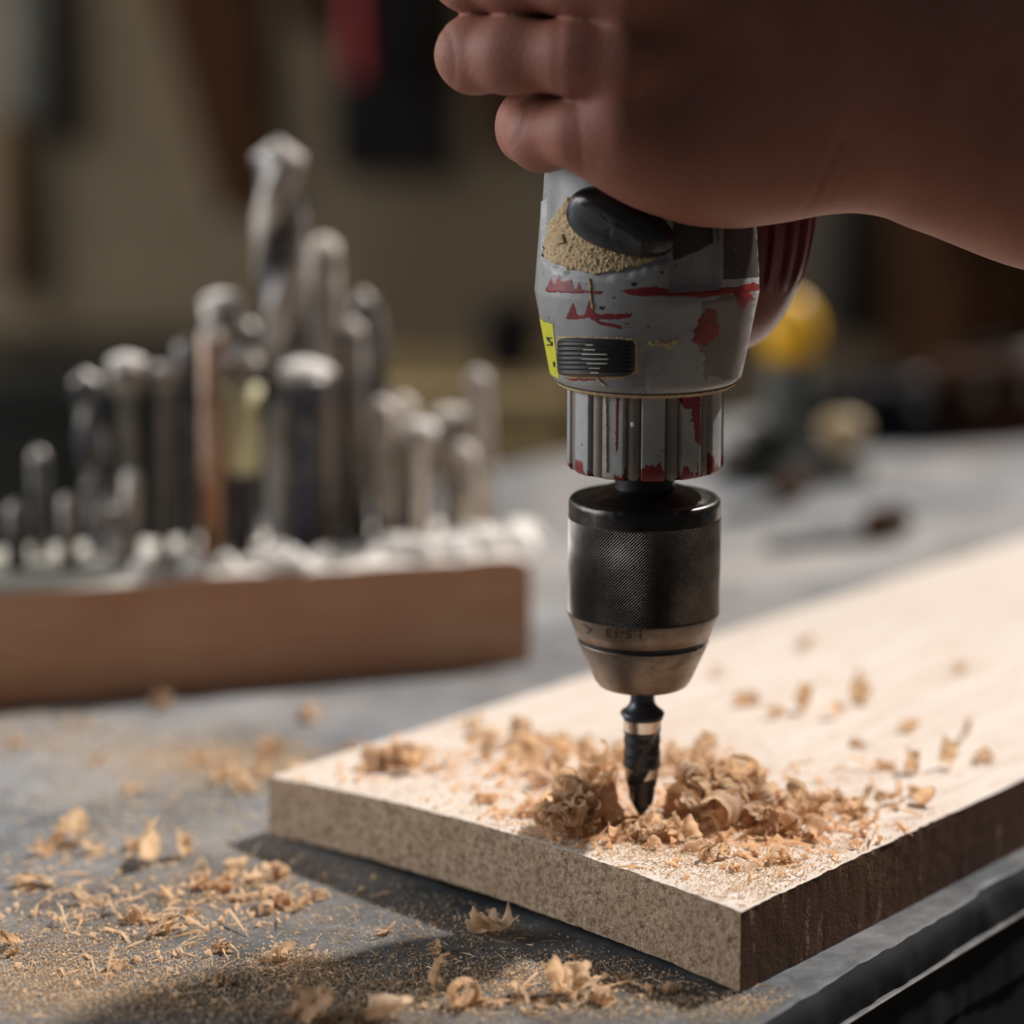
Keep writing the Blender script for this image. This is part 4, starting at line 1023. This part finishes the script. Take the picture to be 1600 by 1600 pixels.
# ------------------------------------------------------------------ things farther along the bench
def bench_items():
    def at(px, d):
        r = ray(px, 700); p = CAM + r * d; return np.array([p[0], p[1], BENCH])
    # glue bottle with a yellow cap
    p = on(1233, 703, BENCH); d = project(p)[2]; k = d / FPX
    t = empty('glue_bottle', p); tag(t, 'grey bottle with a bright yellow cap, far along the bench', 'bottle')
    lathe('bottle_body', [(0, .0001), (0, 40 * k), (.002, 43 * k), (.040, 43 * k), (.048, 36 * k), (.052, 24 * k), (.060, 24 * k)], M['greybox'], t, n=40)
    lathe('cap', [(.0535, 30 * k), (.055, 40 * k), (.075, 43 * k), (.086, 30 * k), (.092, 12 * k), (.0925, .0001)], M['yellowplastic'], t, n=40, rf=lambda T, Z, R: R * (1 + .02 * np.cos(20 * T)))
    # hand plane
    p = on(1235, 752, BENCH); k = project(p)[2] / FPX
    t = empty('hand_plane', p, (0, 0, .25)); tag(t, 'small grey hand plane with a tan wooden knob, behind the chuck', 'plane')
    MB().box((-110 * k, -.016, 0), (115 * k, .016, 34 * k), b=.002).build('plane_body', M['greybox'], t)
    MB().prism([(-60 * k, 34 * k), (10 * k, 34 * k), (-35 * k, 92 * k), (-75 * k, 82 * k)], -.011, .011).build('blade_wedge', M['darksteel'], t)
    lathe('knob', [(34 * k, 22 * k), (48 * k, 18 * k), (66 * k, 34 * k), (86 * k, 38 * k), (100 * k, 24 * k), (104 * k, .0001)], M['tan'], t, n=28, cx=85 * k)
    MB().box((-112 * k, -.010, 34 * k), (-72 * k, .010, 60 * k), b=.003).build('tail_handle', M['darkwood'], t)
    # black cases
    def case(px0, px1, py0, py1, label, mat, rot, name='tool_case'):
        p = on((px0 + px1) / 2, py1, BENCH); k = project(p)[2] / FPX; wd = (px1 - px0) * k / 2; h = (py1 - py0) * k
        t = empty(name, p, (0, 0, rot)); tag(t, label, 'tool case')
        MB().box((-wd, 0, 0), (wd, wd * 1.1, h * .52), b=.003).build('case_body', mat, t)
        MB().box((-wd, 0, h * .54), (wd, wd * 1.1, h * .86), b=.004).build('lid', mat, t)
        MB().tube([(-wd * .4, wd * .5, h * .84), (-wd * .4, wd * .5, h), (wd * .4, wd * .5, h), (wd * .4, wd * .5, h * .84)], .0028, 8).build('handle', M['blackplastic'], t)
        for s in (-.5, .5): MB().box((wd * s - .004, -.002, h * .42), (wd * s + .004, .001, h * .66), b=.0008).build('latch', M['greysteel'], t)
    case(1285, 1490, 590, 698, 'low black tool case beside the yellow capped bottle', M['blackplastic'], .2)
    case(1478, 1660, 545, 690, 'taller dark case far along the bench by the picture edge', M['darkwood'], .35)
    # file and steel strip lying on the bench
    for (a, b, wpx, mat, nm, lab, cat, tang) in (((1205, 862), (1410, 838), 20, M['darksteel'], 'flat_file', 'dark flat file lying on the bench behind the board', 'file', True), ((1290, 826), (1470, 800), 15, M['greysteel'], 'steel_ruler', 'pale steel rule lying on the bench behind the file', 'ruler', False),
                                                 ((1130, 815), (1250, 782), 16, M['darksteel'], 'centre_punch', 'dark punch lying near the hand plane', 'punch', True)):
        A = on(*a, BENCH); B = on(*b, BENCH); dv = B - A; L = np.linalg.norm(dv); k = project(A)[2] / FPX; wd = max(.005, wpx * k * 1.6 / 2)
        t = empty(nm, A, (0, 0, math.atan2(dv[1], dv[0]))); tag(t, lab, cat)
        MB().box((0, -wd, 0), (L * (.72 if tang else 1), wd, .004 if tang else .0012), b=.0004).build('blade', mat, t)
        if tang: MB().tube([(L * .70, 0, .004), (L * .78, 0, .008), (L, 0, .009)], [.003, .008, .007], 14).build('handle', M['darkwood'], t)
bench_items()

# ------------------------------------------------------------------ behind the bench and on the wall
def backdrop_items():
    def W(px, py, y=2.99):
        r = ray(px, py); return CAM + r * ((y - CAM[1]) / r[1])
    def panelled(x0, x1, y0, y1, z1, mat, name, label, cat):
        t = empty(name, ((x0 + x1) / 2, y0, 0)); tag(t, label, cat); hw = (x1 - x0) / 2
        MB().box((-hw, .0, .06), (hw, y1 - y0, z1 - .03), b=.004).build('carcass', mat, t)
        MB().box((-hw - .012, -.015, z1 - .03), (hw + .012, y1 - y0, z1), b=.004).build('top', mat, t)
        MB().box((-hw + .02, .02, 0), (hw - .02, y1 - y0 - .02, .06)).build('plinth', M['blackplastic'], t)
        for s in (-1, 1):
            d_ = MB().box((min(0, s * hw) + .006, -.018, .08), (max(0, s * hw) - .006, .0, z1 - .045), b=.003).build('door', mat, t)
            MB().tube([(s * .03, -.018, z1 * .62), (s * .03, -.035, z1 * .62), (s * .03, -.035, z1 * .74), (s * .03, -.018, z1 * .74)], .005, 8).build('handle', M['greysteel'], d_)
    a = W(-160, 590, 2.55); b = W(425, 590, 2.55)
    panelled(a[0], b[0], 2.55, 2.98, a[2], M['darksteel'], 'steel_cabinet', 'low dark green steel cabinet behind the drill block', 'cabinet')
    a = W(1480, 330, 2.6); b = W(1760, 330, 2.6)
    panelled(a[0], b[0], 2.6, 2.98, a[2], M['darkwood'], 'wooden_cupboard', 'tall dark cupboard against the wall under the forearm', 'cupboard')
    # crate and tin
    a = W(545, 640, 2.3); b = W(885, 640, 2.3)
    t = empty('wooden_crate', ((a[0] + b[0]) / 2, 2.3, 0)); tag(t, 'ochre wooden crate standing behind the bench', 'crate'); hw = (b[0] - a[0]) / 2; H = a[2]
    n = 7
    for i in range(n):
        z0 = H * i / n
        MB().box((-hw, 0, z0 + .004), (hw, .014, z0 + H / n - .004), b=.002).build('plank', M['olivewood'], t)
        MB().box((-hw, .30, z0 + .004), (hw, .314, z0 + H / n - .004), b=.002).build('plank', M['olivewood'], t)
    for s in (-1, 1):
        MB().box((s * hw - .012, .0145, 0), (s * hw + .012, .2995, H), b=.002).build('end_panel', M['olivewood'], t)
    MB().box((-hw - .01, -.006, H), (hw + .01, .32, H + .014), b=.002).build('lid', M['olivewood'], t)
    a = W(795, 636, 2.42)
    t = empty('tin_can', (a[0], 2.44, H + .014)); tag(t, 'black tin standing on the ochre crate', 'tin')
    lathe('can_body', [(0, .0001), (0, .024), (.003, .025), (.055, .025), (.057, .026)], M['blackplastic'], t, n=36)
    lathe('lid', [(.0575, .0265), (.062, .0265), (.063, .022), (.0605, .0001)], M['darksteel'], t, n=36)
    # tools hung on the wall: each on its own nail
    def hung(name, px, py, label, cat, build, rot=0, yw=2.975):
        p = W(px, py, yw); t = empty(name, p, (0, rot, 0)); tag(t, label, cat, 'tools hung on the workshop wall'); build(t); return t
    def hammer(t):
        MB().tube([(0, 0, 0), (0, 0, .02), (0, 0, .13), (0, 0, .27)], [.013, .019, .016, .012], 16).build('handle', M['darksteel'], t)
        MB().box((-.06, -.018, .27), (.05, .018, .305), b=.006).tube([(.05, 0, .2875), (.07, 0, .2875)], [.018, .02], 14).build('head', M['darksteel'], t)
        MB().tube([(0, .02, .262), (0, -.014, .262)], .003, 8).build('nail', M['greysteel'], t)
    hung('hammer', 72, 215, 'dark hammer hanging head up on the wall above the cabinet', 'hammer', hammer)
    def saw(t):
        MB().prism([(-.030, .0), (.020, .0), (.055, .34), (-.065, .34)], -.001, .001).build('saw_blade', M['darkwood'], t)
        MB().prism([(-.068, .33), (.058, .33), (.07, .37), (.05, .45), (-.05, .45), (-.075, .38)], -.012, .012).build('handle', M['darkwood'], t)
        MB().tube([(0, .02, .40), (0, -.016, .40)], .003, 8).build('nail', M['greysteel'], t)
    hung('handsaw', 388, 330, 'rusty brown handsaw hanging point down on the wall', 'saw', saw, -.16)
    def cutter_(t):
        for s in (-1, 1):
            l = MB().tube([(s * .012, 0, .15), (s * .03, 0, .10), (s * .026, 0, .0)], [.008, .009, .011], 12).build('handle', M['redgrip'] if s < 0 else M['blackplastic'], t)
        MB().prism([(-.03, .15), (.03, .15), (.02, .22), (0, .25), (-.02, .22)], -.008, .008).build('jaw', M['darksteel'], t)
        MB().tube([(0, .02, .16), (0, -.012, .16)], .004, 10).build('pivot', M['greysteel'], t)
    hung('pliers', 598, 120, 'long pliers with a red grip hanging on the wall', 'pliers', cutter_, yw=2.945)
    def square(t):
        MB().box((-.055, -.012, .0), (.06, .012, .30), b=.004).build('tool_pouch', M['blackplastic'], t)
        MB().box((-.05, -.016, .05), (.055, -.011, .18), b=.003).build('pocket', M['blackplastic'], t)
        MB().tube([(0, .015, .30), (0, 0, .33), (0, -.005, .30)], .004, 8).build('loop', M['darkwood'], t)
    p = W(600, 270, 2.986); t = empty('tool_pouch', p); tag(t, 'black tool pouch hanging behind the red gripped pliers', 'pouch'); square(t)
    def bar(t):
        MB().tube([(0, 0, 0), (0, 0, .03), (0, 0, .2)], [.006, .014, .012], 14).build('handle', M['darkwood'], t)
        MB().box((-.012, -.003, .2), (.012, .003, .36), b=.001).build('blade', M['greysteel'], t)
        MB().tube([(0, .02, .33), (0, -.01, .33)], .003, 8).build('nail', M['greysteel'], t)
    hung('chisel', 470, 60, 'broad chisel hanging between the saw and the pouch', 'chisel', bar)
    hung('rasp', 28, 470, 'rasp with dark handle hanging low on the wall by the picture edge', 'rasp', bar)
    hung('screwdriver', 770, 250, 'dark handled screwdriver hanging behind the curled fingers', 'screwdriver', bar)
    hung('mallet', 1312, 520, 'dark mallet hanging on the wall beyond the yellow cap', 'mallet', hammer)
backdrop_items()

# ------------------------------------------------------------------ wood shavings
def curl_mesh(seed, kind):
    r = np.random.default_rng(seed); n = 15; m = 9
    u = np.linspace(0, 1, n); v = np.linspace(-1, 1, m)
    if kind == 'curl': turn = r.uniform(1.2, 2.1) * math.pi; r0 = .5; wd = r.uniform(.6, .95); skew = r.uniform(.1, .5)
    elif kind == 'cup': turn = r.uniform(1.0, 1.5) * math.pi; r0 = .7; wd = r.uniform(.8, 1.2); skew = r.uniform(-.3, .5)
    elif kind == 'flake': turn = r.uniform(.25, .55) * math.pi; r0 = 1.5; wd = r.uniform(.4, .7); skew = r.uniform(-.3, .3)
    else: turn = r.uniform(.3, .9) * math.pi; r0 = 1.2; wd = r.uniform(.15, .28); skew = r.uniform(-.6, .6)
    U, Vv = np.meshgrid(u, v, indexing='ij')
    # feathered ends: each lengthwise fibre strip stops at its own place
    st = r.uniform(0, .26, m); en = 1 - r.uniform(0, .36, m)
    if kind == 'cup': st = r.uniform(0, .10, m)
    Ue = st[None] + (en - st)[None] * U
    th = turn * Ue + r.normal(0, .07, (n, m)) + 0.05 * np.sin(9 * Ue + Vv * 2)
    cone = 1 + .32 * Vv * r.uniform(-1, 1)
    rad = r0 * cone * (1 + .22 * Ue) + r.normal(0, .018, (n, m)) + .08 * np.sin(Vv * r.uniform(4, 7) + r.uniform(0, 6)) + .03 * np.sin(U * 9 + Vv * 3)
    wob = 1 + .18 * np.sin(U * 7 + r.uniform(0, 6)) * np.abs(Vv)
    X = Vv * wd * wob + skew * Ue + r.normal(0, .02, (n, m)); Y = rad * np.cos(th); Zz = rad * np.sin(th)
    Pm = np.stack([X, Y, Zz], -1)
    du = np.gradient(Pm, axis=0); dv = np.gradient(Pm, axis=1); N_ = np.cross(du, dv); N_ /= np.linalg.norm(N_, axis=-1, keepdims=True) + 1e-9
    t = .06 + .045 * (1 - np.abs(Vv)) + .02 * r.random((n, m))
    A = Pm + N_ * t[..., None] / 2; B = Pm - N_ * t[..., None] / 2
    V = np.concatenate([A.reshape(-1, 3), B.reshape(-1, 3)]); V -= (V.max(0) + V.min(0)) / 2; V /= (V.max(0) - V.min(0)).max()
    f = gridfaces(n, m); F = [f, f[:, ::-1] + n * m]
    bd = [i * m for i in range(n)] + [(n - 1) * m + j for j in range(1, m)] + [i * m + m - 1 for i in range(n - 2, -1, -1)] + [j for j in range(m - 2, 0, -1)]
    bd = np.array(bd); b2 = np.roll(bd, -1); F.append(np.stack([bd, bd + n * m, b2 + n * m, b2], -1))
    return V, np.concatenate(F)
PROTO = []
for i in range(26):
    kd_ = ['curl', 'curl', 'cup', 'cup', 'flake', 'cup', 'curl', 'flake', 'sliver', 'flake', 'cup', 'curl', 'cup'][i % 13]
    V_, F_ = curl_mesh(100 + i, kd_); PROTO.append((kd_, V_, mesh('wood_shaving', V_, F_, True, M['shaving'])))
KIND = lambda *k: [i for i, p in enumerate(PROTO) if p[0] in k]
R_ = np.random.default_rng(21)
NSH = [0]
WORDS = {'curl': 'tightly curled', 'cup': 'hollow cupped', 'flake': 'thin frayed', 'sliver': 'narrow twisted'}
def shaving(p, size, label, group, kinds=('curl', 'cup', 'flake'), lift=0.0, pose='any', sink=0.10, side=''):
    k = int(R_.choice(KIND(*kinds))); me = PROTO[k][2]
    o = bpy.data.objects.new('wood_shaving', me); C.objects.link(o); NSH[0] += 1
    sc3 = np.array([1, 1, R_.uniform(.8, 1.1)]) * size; best = None
    for t in range({'any': 2, 'flat': 7, 'up': 7}[pose]):
        e = [float(x) for x in R_.uniform(0, 2 * math.pi, 3)]
        Rm = np.array(Matrix.LocRotScale(None, __import__('mathutils').Euler(e), None).to_3x3()); zz = ((PROTO[k][1] * sc3) @ Rm.T)[:, 2]
        ht = zz.max() - zz.min(); key = -ht if pose == 'up' else ht
        if best is None or key < best[0]: best = (key, e, zz.min(), ht)
    o.rotation_euler = best[1]; o.scale = sc3
    o.location = (p[0], p[1], p[2] - best[2] - sink * size + lift)
    if '%' in label:
        label = label.replace('%', ('large ' if size > .0085 else 'small ' if size < .0055 else '') + WORDS[PROTO[k][0]]).replace('@', 'standing' if best[3] > .8 * size else 'tilted' if best[3] > .6 * size else 'lying').replace('^', 'high' if lift > .003 else 'low') + side
    tag(o, label, 'wood shaving', group); return o
def pile(cx, cy, sx, sy, n, s0, s1, hmax, label, group, where, kinds=('curl', 'cup', 'flake'), pose='any'):
    for i in range(n):
        a, b = np.clip(R_.normal(0, 1, 2), -2.2, 2.2)
        px, py = cx + a * sx, cy + b * sy; f = math.exp(-(a * a + b * b) / 2); up = hmax * f * R_.uniform(.1, 1.0); sz = R_.uniform(s0, s1)
        if where is on_board_c and 958 < px < 1022 and py > 1240: py = max(py, 1298); up = min(up, .001); sz = min(sz, .0055)      # the tip of the bit stays clear
        shaving(where(px, py), sz, label, group, kinds, lift=up, pose=pose, side=(', bit side' if math.hypot(px - 1000, py - 1275) < math.hypot(cx - 1000, cy - 1275) else ', outer side') if '^' in label else (', board side' if px > cx else ', outer side'))
def on_board_c(px, py):
    for _ in range(12):
        p = on_board(px, py); z, s, u = board_top(p[0], p[1])
        if .015 < s < .985 and .003 < u: return p
        py -= 4; px += 2
    return p
on_bench = lambda px, py: on(px, py, BENCH)
mm = .001
def board_piles():
    pl = lambda lab, grp, *a, **k: pile(*a[:8], lab, grp, on_board_c, *a[8:], **k)
    pl('% shaving @ ^ in the heap banked before the drill bit', 'heap before the drill bit', 900, 1292, 40, 13, 36, 7 * mm, 11 * mm, 11 * mm)
    pl('% long shaving @ ^ against the drill bit tip', 'shavings against the bit', 930, 1274, 16, 8, 9, 10 * mm, 14 * mm, 10 * mm, ('flake', 'cup'), pose='up')
    pl('% shaving @ ^ in the heap beyond the bit tip', 'heap beyond the bit tip', 1110, 1266, 46, 14, 40, 7 * mm, 11.5 * mm, 12 * mm)
    pl('% shaving @ ^ between heap and board edge, before the bit', 'shavings between heap and edge', 1030, 1310, 38, 9, 18, 4 * mm, 8 * mm, 3 * mm)
    pl('% shaving @ ^ strewn from the heap to the stained edge', 'shavings toward the stained edge', 1225, 1282, 52, 19, 24, 5 * mm, 10 * mm, 5 * mm)
    pl('% shaving @ along the stained edge past the heap', 'shavings along the stained edge', 1365, 1258, 36, 11, 12, 4 * mm, 8 * mm, 3 * mm)
    pl('% blurred shaving @ near the far board corner', 'shavings near the far corner', 620, 1198, 40, 8, 12, 5 * mm, 9 * mm, 3 * mm)
    pl('% blurred shaving @ along the board end beyond the heap', 'shavings beyond the heap', 770, 1168, 70, 13, 14, 5 * mm, 9 * mm, 2 * mm)
    pl('% blurred shaving @ just beyond the heap before the bit', 'shavings just beyond the heap', 870, 1210, 50, 16, 14, 6 * mm, 10 * mm, 4 * mm)
    pl('% blurred shaving @ behind the drill bit', 'shavings behind the bit', 1050, 1195, 75, 18, 12, 6 * mm, 10 * mm, 3 * mm)
    pl('% chip @ in the sawdust by the sharp corner', 'chips by the sharp corner', 1190, 1340, 55, 15, 8, 2.5 * mm, 5 * mm, 0)
board_piles()
def notable():
    B = [(1480, 1200, 10, 'cup', 'thick shaving standing on edge near the stained edge, largest of those apart'), (1425, 1208, 9, 'curl', 'dark undersided curl next to the standing thick shaving'),
         (1385, 1203, 7, 'flake', 'thin frayed flake on the far side of the dark curl'), (1540, 1190, 8, 'flake', 'frayed flake last along the stained edge'), (1505, 1152, 7, 'flake', 'small upturned flake behind the standing thick shaving'),
         (1345, 1100, 11, 'cup', 'tall shaving on end with a dark hollow, blurred, behind the heap'), (1255, 1112, 10, 'curl', 'upright hooked curl, blurred, between two flatter ones'),
         (1165, 1100, 9, 'curl', 'round orange curl, blurred, just beyond the chuck'), (1305, 1122, 7, 'cup', 'small brown curl at the foot of the tall hollow shaving'), (1340, 1168, 7, 'flake', 'pointed flake lying alone in the middle of the clear board'),
         (1418, 1142, 6, 'flake', 'dark sliver lying alone on the clear board'), (1500, 1050, 7, 'flake', 'squarish faint chip far along the clear board'), (1262, 1012, 8, 'flake', 'pale oval flake, the farthest along the board'),
         (1122, 1058, 6, 'curl', 'small faint curl beside the nose of the chuck'), (1210, 1122, 6, 'cup', 'low orange chip between the round curl and the hooked curl'), (760, 1252, 9, 'cup', 'single curl casting a clear shadow on the bare board'),
         (815, 1270, 6, 'cup', 'small curl between the lone shadowed curl and the heap'), (1130, 1292, 13, 'cup', 'broad ribbed cup of wood in front of the heap'), (1215, 1345, 9, 'cup', 'fan shaped shaving lying alone toward the corner'),
         (1280, 1312, 10, 'cup', 'grey ribbed folded shaving at the end of the heap'), (1110, 1345, 6, 'curl', 'small crumbly curl alone on the dusty corner'), (1150, 1358, 5, 'curl', 'tiny tuft nearest to the sharp corner'),
         (1070, 1210, 11, 'flake', 'flat pale splinter sheet leaning beside the drill bit')]
    for (px, py, s, k, lab) in B: shaving(on_board_c(px, py), s * mm, lab, None, (k,), sink=.04, pose='up' if any(w in lab for w in ('standing', 'tall', 'upright', 'upturned', 'leaning')) else 'flat')
    K = [(240, 1345, 15, 'cup', 'big hollow orange curl, the largest on the bench'), (290, 1337, 9, 'curl', 'round pale curl touching the big hollow one'), (115, 1322, 12, 'curl', 'blurred clump of curls beyond the big hollow one'),
         (50, 1385, 13, 'flake', 'frayed spread shaving by the picture edge'), (145, 1412, 9, 'flake', 'pale straight chip lying flat'), (875, 1555, 12, 'cup', 'crisp ragged curl in front of the board'),
         (905, 1560, 10, 'curl', 'crisp upright curl leaning on the ragged one'), (938, 1568, 7, 'curl', 'crisp small round curl at the end of the trio before the board'), (850, 1572, 6, 'flake', 'thin splinter under the ragged curl'),
         (435, 1502, 9, 'curl', 'tight knotted curl at the head of a dust heap'), (480, 1592, 15, 'flake', 'large orange flake at the lower picture edge'), (608, 1592, 12, 'cup', 'shell shaped curl at the lower picture edge'),
         (692, 1552, 11, 'flake', 'dark pointed flake standing in the board shadow'), (725, 1572, 9, 'curl', 'pale folded curl before the pointed flake'), (762, 1462, 14, 'curl', 'dim shaving lying in the shadow under the board'),
         (812, 1560, 8, 'flake', 'star shaped cluster of pale slivers'), (675, 1488, 7, 'flake', 'little pink winged flake on the dark bench'), (600, 1460, 7, 'flake', 'tiny star of slivers at the shadow edge'),
         (258, 1108, 12, 'flake', 'tall blurred pinkish shaving standing against the drill block'), (485, 1125, 8, 'curl', 'pale round blurred curl by the block, alone'), (350, 1218, 11, 'curl', 'brown blurred curl near the far board corner'),
         (405, 1375, 9, 'cup', 'brown cupped chip at the edge of the board shadow'), (260, 1460, 9, 'flake', 'fluffy pair of flakes in the open bench'), (460, 1418, 9, 'cup', 'arched shaving like a little bridge at the shadow edge'),
         (5, 1480, 12, 'flake', 'upright shaving cut by the picture edge')]
    for (px, py, s, k, lab) in K: shaving(on_bench(px, py), s * mm, lab, None, (k,), sink=.05, pose='up' if any(w in lab for w in ('standing', 'tall', 'upright', 'big')) else 'flat')
notable()
def bench_piles():
    pl = lambda lab, grp, *a, **k: pile(*a[:8], lab, grp, on_bench, *a[8:], pose='flat', **k)
    pl('% shaving @ on the bench before the big hollow curl', 'chips before the big curl', 350, 1378, 60, 12, 9, 5 * mm, 9 * mm, 1 * mm)
    pl('% shaving @ on the bench along the board shadow', 'chips along the board shadow', 405, 1415, 40, 11, 7, 5 * mm, 9 * mm, 1 * mm)
    pl('% shaving @ in the open middle of the bench', 'chips in the open bench', 210, 1432, 70, 15, 8, 3 * mm, 7 * mm, 0)
    pl('% blurred shaving @ beyond the big hollow curl', 'chips beyond the big curl', 110, 1318, 60, 18, 5, 5 * mm, 9 * mm, 0)
    pl('% shaving @ in the sawdust drift', 'chips in the sawdust drift', 280, 1500, 120, 22, 7, 3 * mm, 6.5 * mm, 0, ('flake', 'sliver', 'curl'))
    pl('% blurred shaving @ on the bench near the block', 'chips near the drill block', 360, 1198, 90, 20, 10, 5 * mm, 9 * mm, 2 * mm)
    pl('% faint shaving @ by the block and picture edge', 'faint chips by the block', 110, 1200, 80, 28, 6, 4 * mm, 8 * mm, 0)
    pl('% shaving @ in the shade before the board end', 'chips in the board shade', 800, 1552, 120, 26, 8, 3 * mm, 6.5 * mm, 0, ('flake', 'sliver', 'curl'))
bench_piles()

# ------------------------------------------------------------------ loose sawdust: grains and splinters nobody could count
def grains(name, pts, smin, smax, sl_frac, label, seed, mat='dust'):
    r = np.random.default_rng(seed); n = len(pts); s = smin + (smax - smin) * r.random(n) ** 2.2
    T4 = np.array([[1, 0, -.6], [-.5, .87, -.6], [-.5, -.87, -.6], [0, 0, 1.0]]); 
    A = r.normal(0, 1, (n, 3, 3)); Q, _ = np.linalg.qr(A)
    sc3 = np.ones((n, 4, 3)); L = np.where(r.random(n) < sl_frac, r.uniform(4, 11, n), r.uniform(1, 2, n))
    base = T4[None] * s[:, None, None]; base[:, :, 0] *= L[:, None]; base[:, :, 1:] *= np.where(L > 3, .55, 1)[:, None, None]
    # splinters lie flat: turn about z with a small tilt
    yaw = r.uniform(0, 6.28, n); tilt = np.where(L > 3, r.normal(0, .22, n), r.normal(0, 1.2, n))
    x, y, z = base[..., 0], base[..., 1], base[..., 2]
    x2 = x * np.cos(tilt)[:, None] - z * np.sin(tilt)[:, None]; z2 = x * np.sin(tilt)[:, None] + z * np.cos(tilt)[:, None]
    x3 = x2 * np.cos(yaw)[:, None] - y * np.sin(yaw)[:, None]; y3 = x2 * np.sin(yaw)[:, None] + y * np.cos(yaw)[:, None]
    V = np.stack([x3, y3, z2], -1) + pts[:, None, :]; V[..., 2] += (s * .4)[:, None] - np.minimum(0, V[..., 2].min(1) + (s * .4) - pts[:, 2])[:, None] + .00003
    F = np.array([[0, 2, 1], [0, 1, 3], [1, 2, 3], [2, 0, 3]])[None] + (np.arange(n) * 4)[:, None, None]
    o = obj(name, mesh(name, V.reshape(-1, 3), F.reshape(-1, 3), False, M[mat])); tag(o, label, 'sawdust', kind='stuff'); return o
def on_many(px, py, z):
    rr = FW[None] + (px[:, None] - 800) / FPX * RT - (py[:, None] - 800) / FPX * UP
    return CAM + rr * ((z - CAM[2]) / rr[:, 2])[:, None]
def dust():
    r = np.random.default_rng(5)
    Mi = np.linalg.inv(np.array([[bAB[0], bE[0]], [bAB[1], bE[1]]]))
    def board_pts(cl):
        X = np.concatenate([r.normal(cx, sx, n) for cx, cy, sx, sy, n in cl]); Y = np.concatenate([r.normal(cy, sy, n) for cx, cy, sx, sy, n in cl])
        p = on_many(X, Y, BENCH + .023)
        su = (p[:, :2] - bA[:2]) @ Mi.T; s, u = su[:, 0], su[:, 1]
        p[:, 2] = BENCH + TH_A + (TH_B - TH_A) * s + CUP * (1 - (2 * s - 1) ** 2)
        k = (s > .006) & (s < .994) & (u > .0008) & (u < .6); return p[k]
    grains('sawdust', board_pts([(1080, 1340, 110, 30, 3400), (1180, 1380, 60, 22, 1500), (1000, 1320, 90, 20, 2600), (1250, 1330, 80, 30, 1300), (880, 1300, 60, 18, 2200), (1130, 1280, 140, 35, 3000), (800, 1230, 150, 40, 1800), (1150, 1190, 200, 50, 2000)]),
           .00008 , .00033, .25, 'sawdust and fine splinters strewn on the board around the heap', 1)
    grains('wood_crumbs', board_pts([(1100, 1292, 150, 34, 420), (900, 1275, 90, 26, 260), (1260, 1290, 90, 22, 220), (740, 1192, 150, 26, 200), (1040, 1225, 120, 30, 160)]), .0004, .0013, .3, 'small wood crumbs filling the space between the shavings on the board', 7, 'shaving')
    # bench: grains in drifts
    def bench_pts(cl):
        X = np.concatenate([r.normal(cx, sx, n) for cx, cy, sx, sy, n in cl]); Y = np.concatenate([r.normal(cy, sy, n) for cx, cy, sx, sy, n in cl])
        k = (Y > 1080) & (Y < 1640) & (X > -60) & (X < 1300); X, Y = X[k], Y[k]; p = on_many(X, Y, BENCH)
        su = (p[:, :2] - bA[:2]) @ Mi.T; inb = (su[:, 0] > 0) & (su[:, 0] < 1) & (su[:, 1] > 0)
        ed = (p - E1) @ bnrm
        return p[(~inb) & (ed > .006)]
    cl = [(470, 1515, 45, 14, 3600), (200, 1520, 140, 30, 4600), (90, 1480, 90, 22, 2400), (330, 1560, 170, 26, 3400), (700, 1540, 130, 28, 4500), (560, 1580, 120, 20, 2600), (1000, 1570, 110, 18, 2200), (880, 1520, 90, 16, 2200), (1180, 1575, 50, 14, 900),
          (250, 1440, 180, 40, 3500), (350, 1390, 120, 25, 2200), (120, 1560, 120, 22, 4200), (700, 1440, 140, 30, 1800), (40, 1530, 60, 20, 1600)]
    grains('sawdust', bench_pts(cl), .00009, .00036, .12, 'sawdust in drifts over the dark bench before the board', 2)
    cl = [(380, 1190, 90, 20, 2600), (200, 1180, 130, 30, 1500), (250, 1260, 160, 40, 1400), (60, 1140, 100, 20, 900)]
    grains('sawdust', bench_pts(cl), .0002, .0007, .12, 'blurred sawdust lying on the bench toward the drill block', 3)
    grains('wood_crumbs', bench_pts([(370, 1400, 90, 26, 150), (220, 1440, 110, 26, 120), (110, 1340, 70, 26, 60), (260, 1530, 140, 26, 80), (820, 1555, 130, 22, 70), (60, 1400, 50, 20, 40)]), .0004, .0012, .35, 'small wood crumbs scattered among the shavings on the bench', 8, 'shaving')
    # splinters at the front
    cl = [(650, 1500, 180, 45, 150), (200, 1500, 170, 60, 110), (1000, 1565, 130, 22, 70), (350, 1420, 130, 40, 70)]
    grains('splinters', bench_pts(cl), .00022, .0005, 1.0, 'fine pale splinters lying over the front of the bench', 4)
dust()
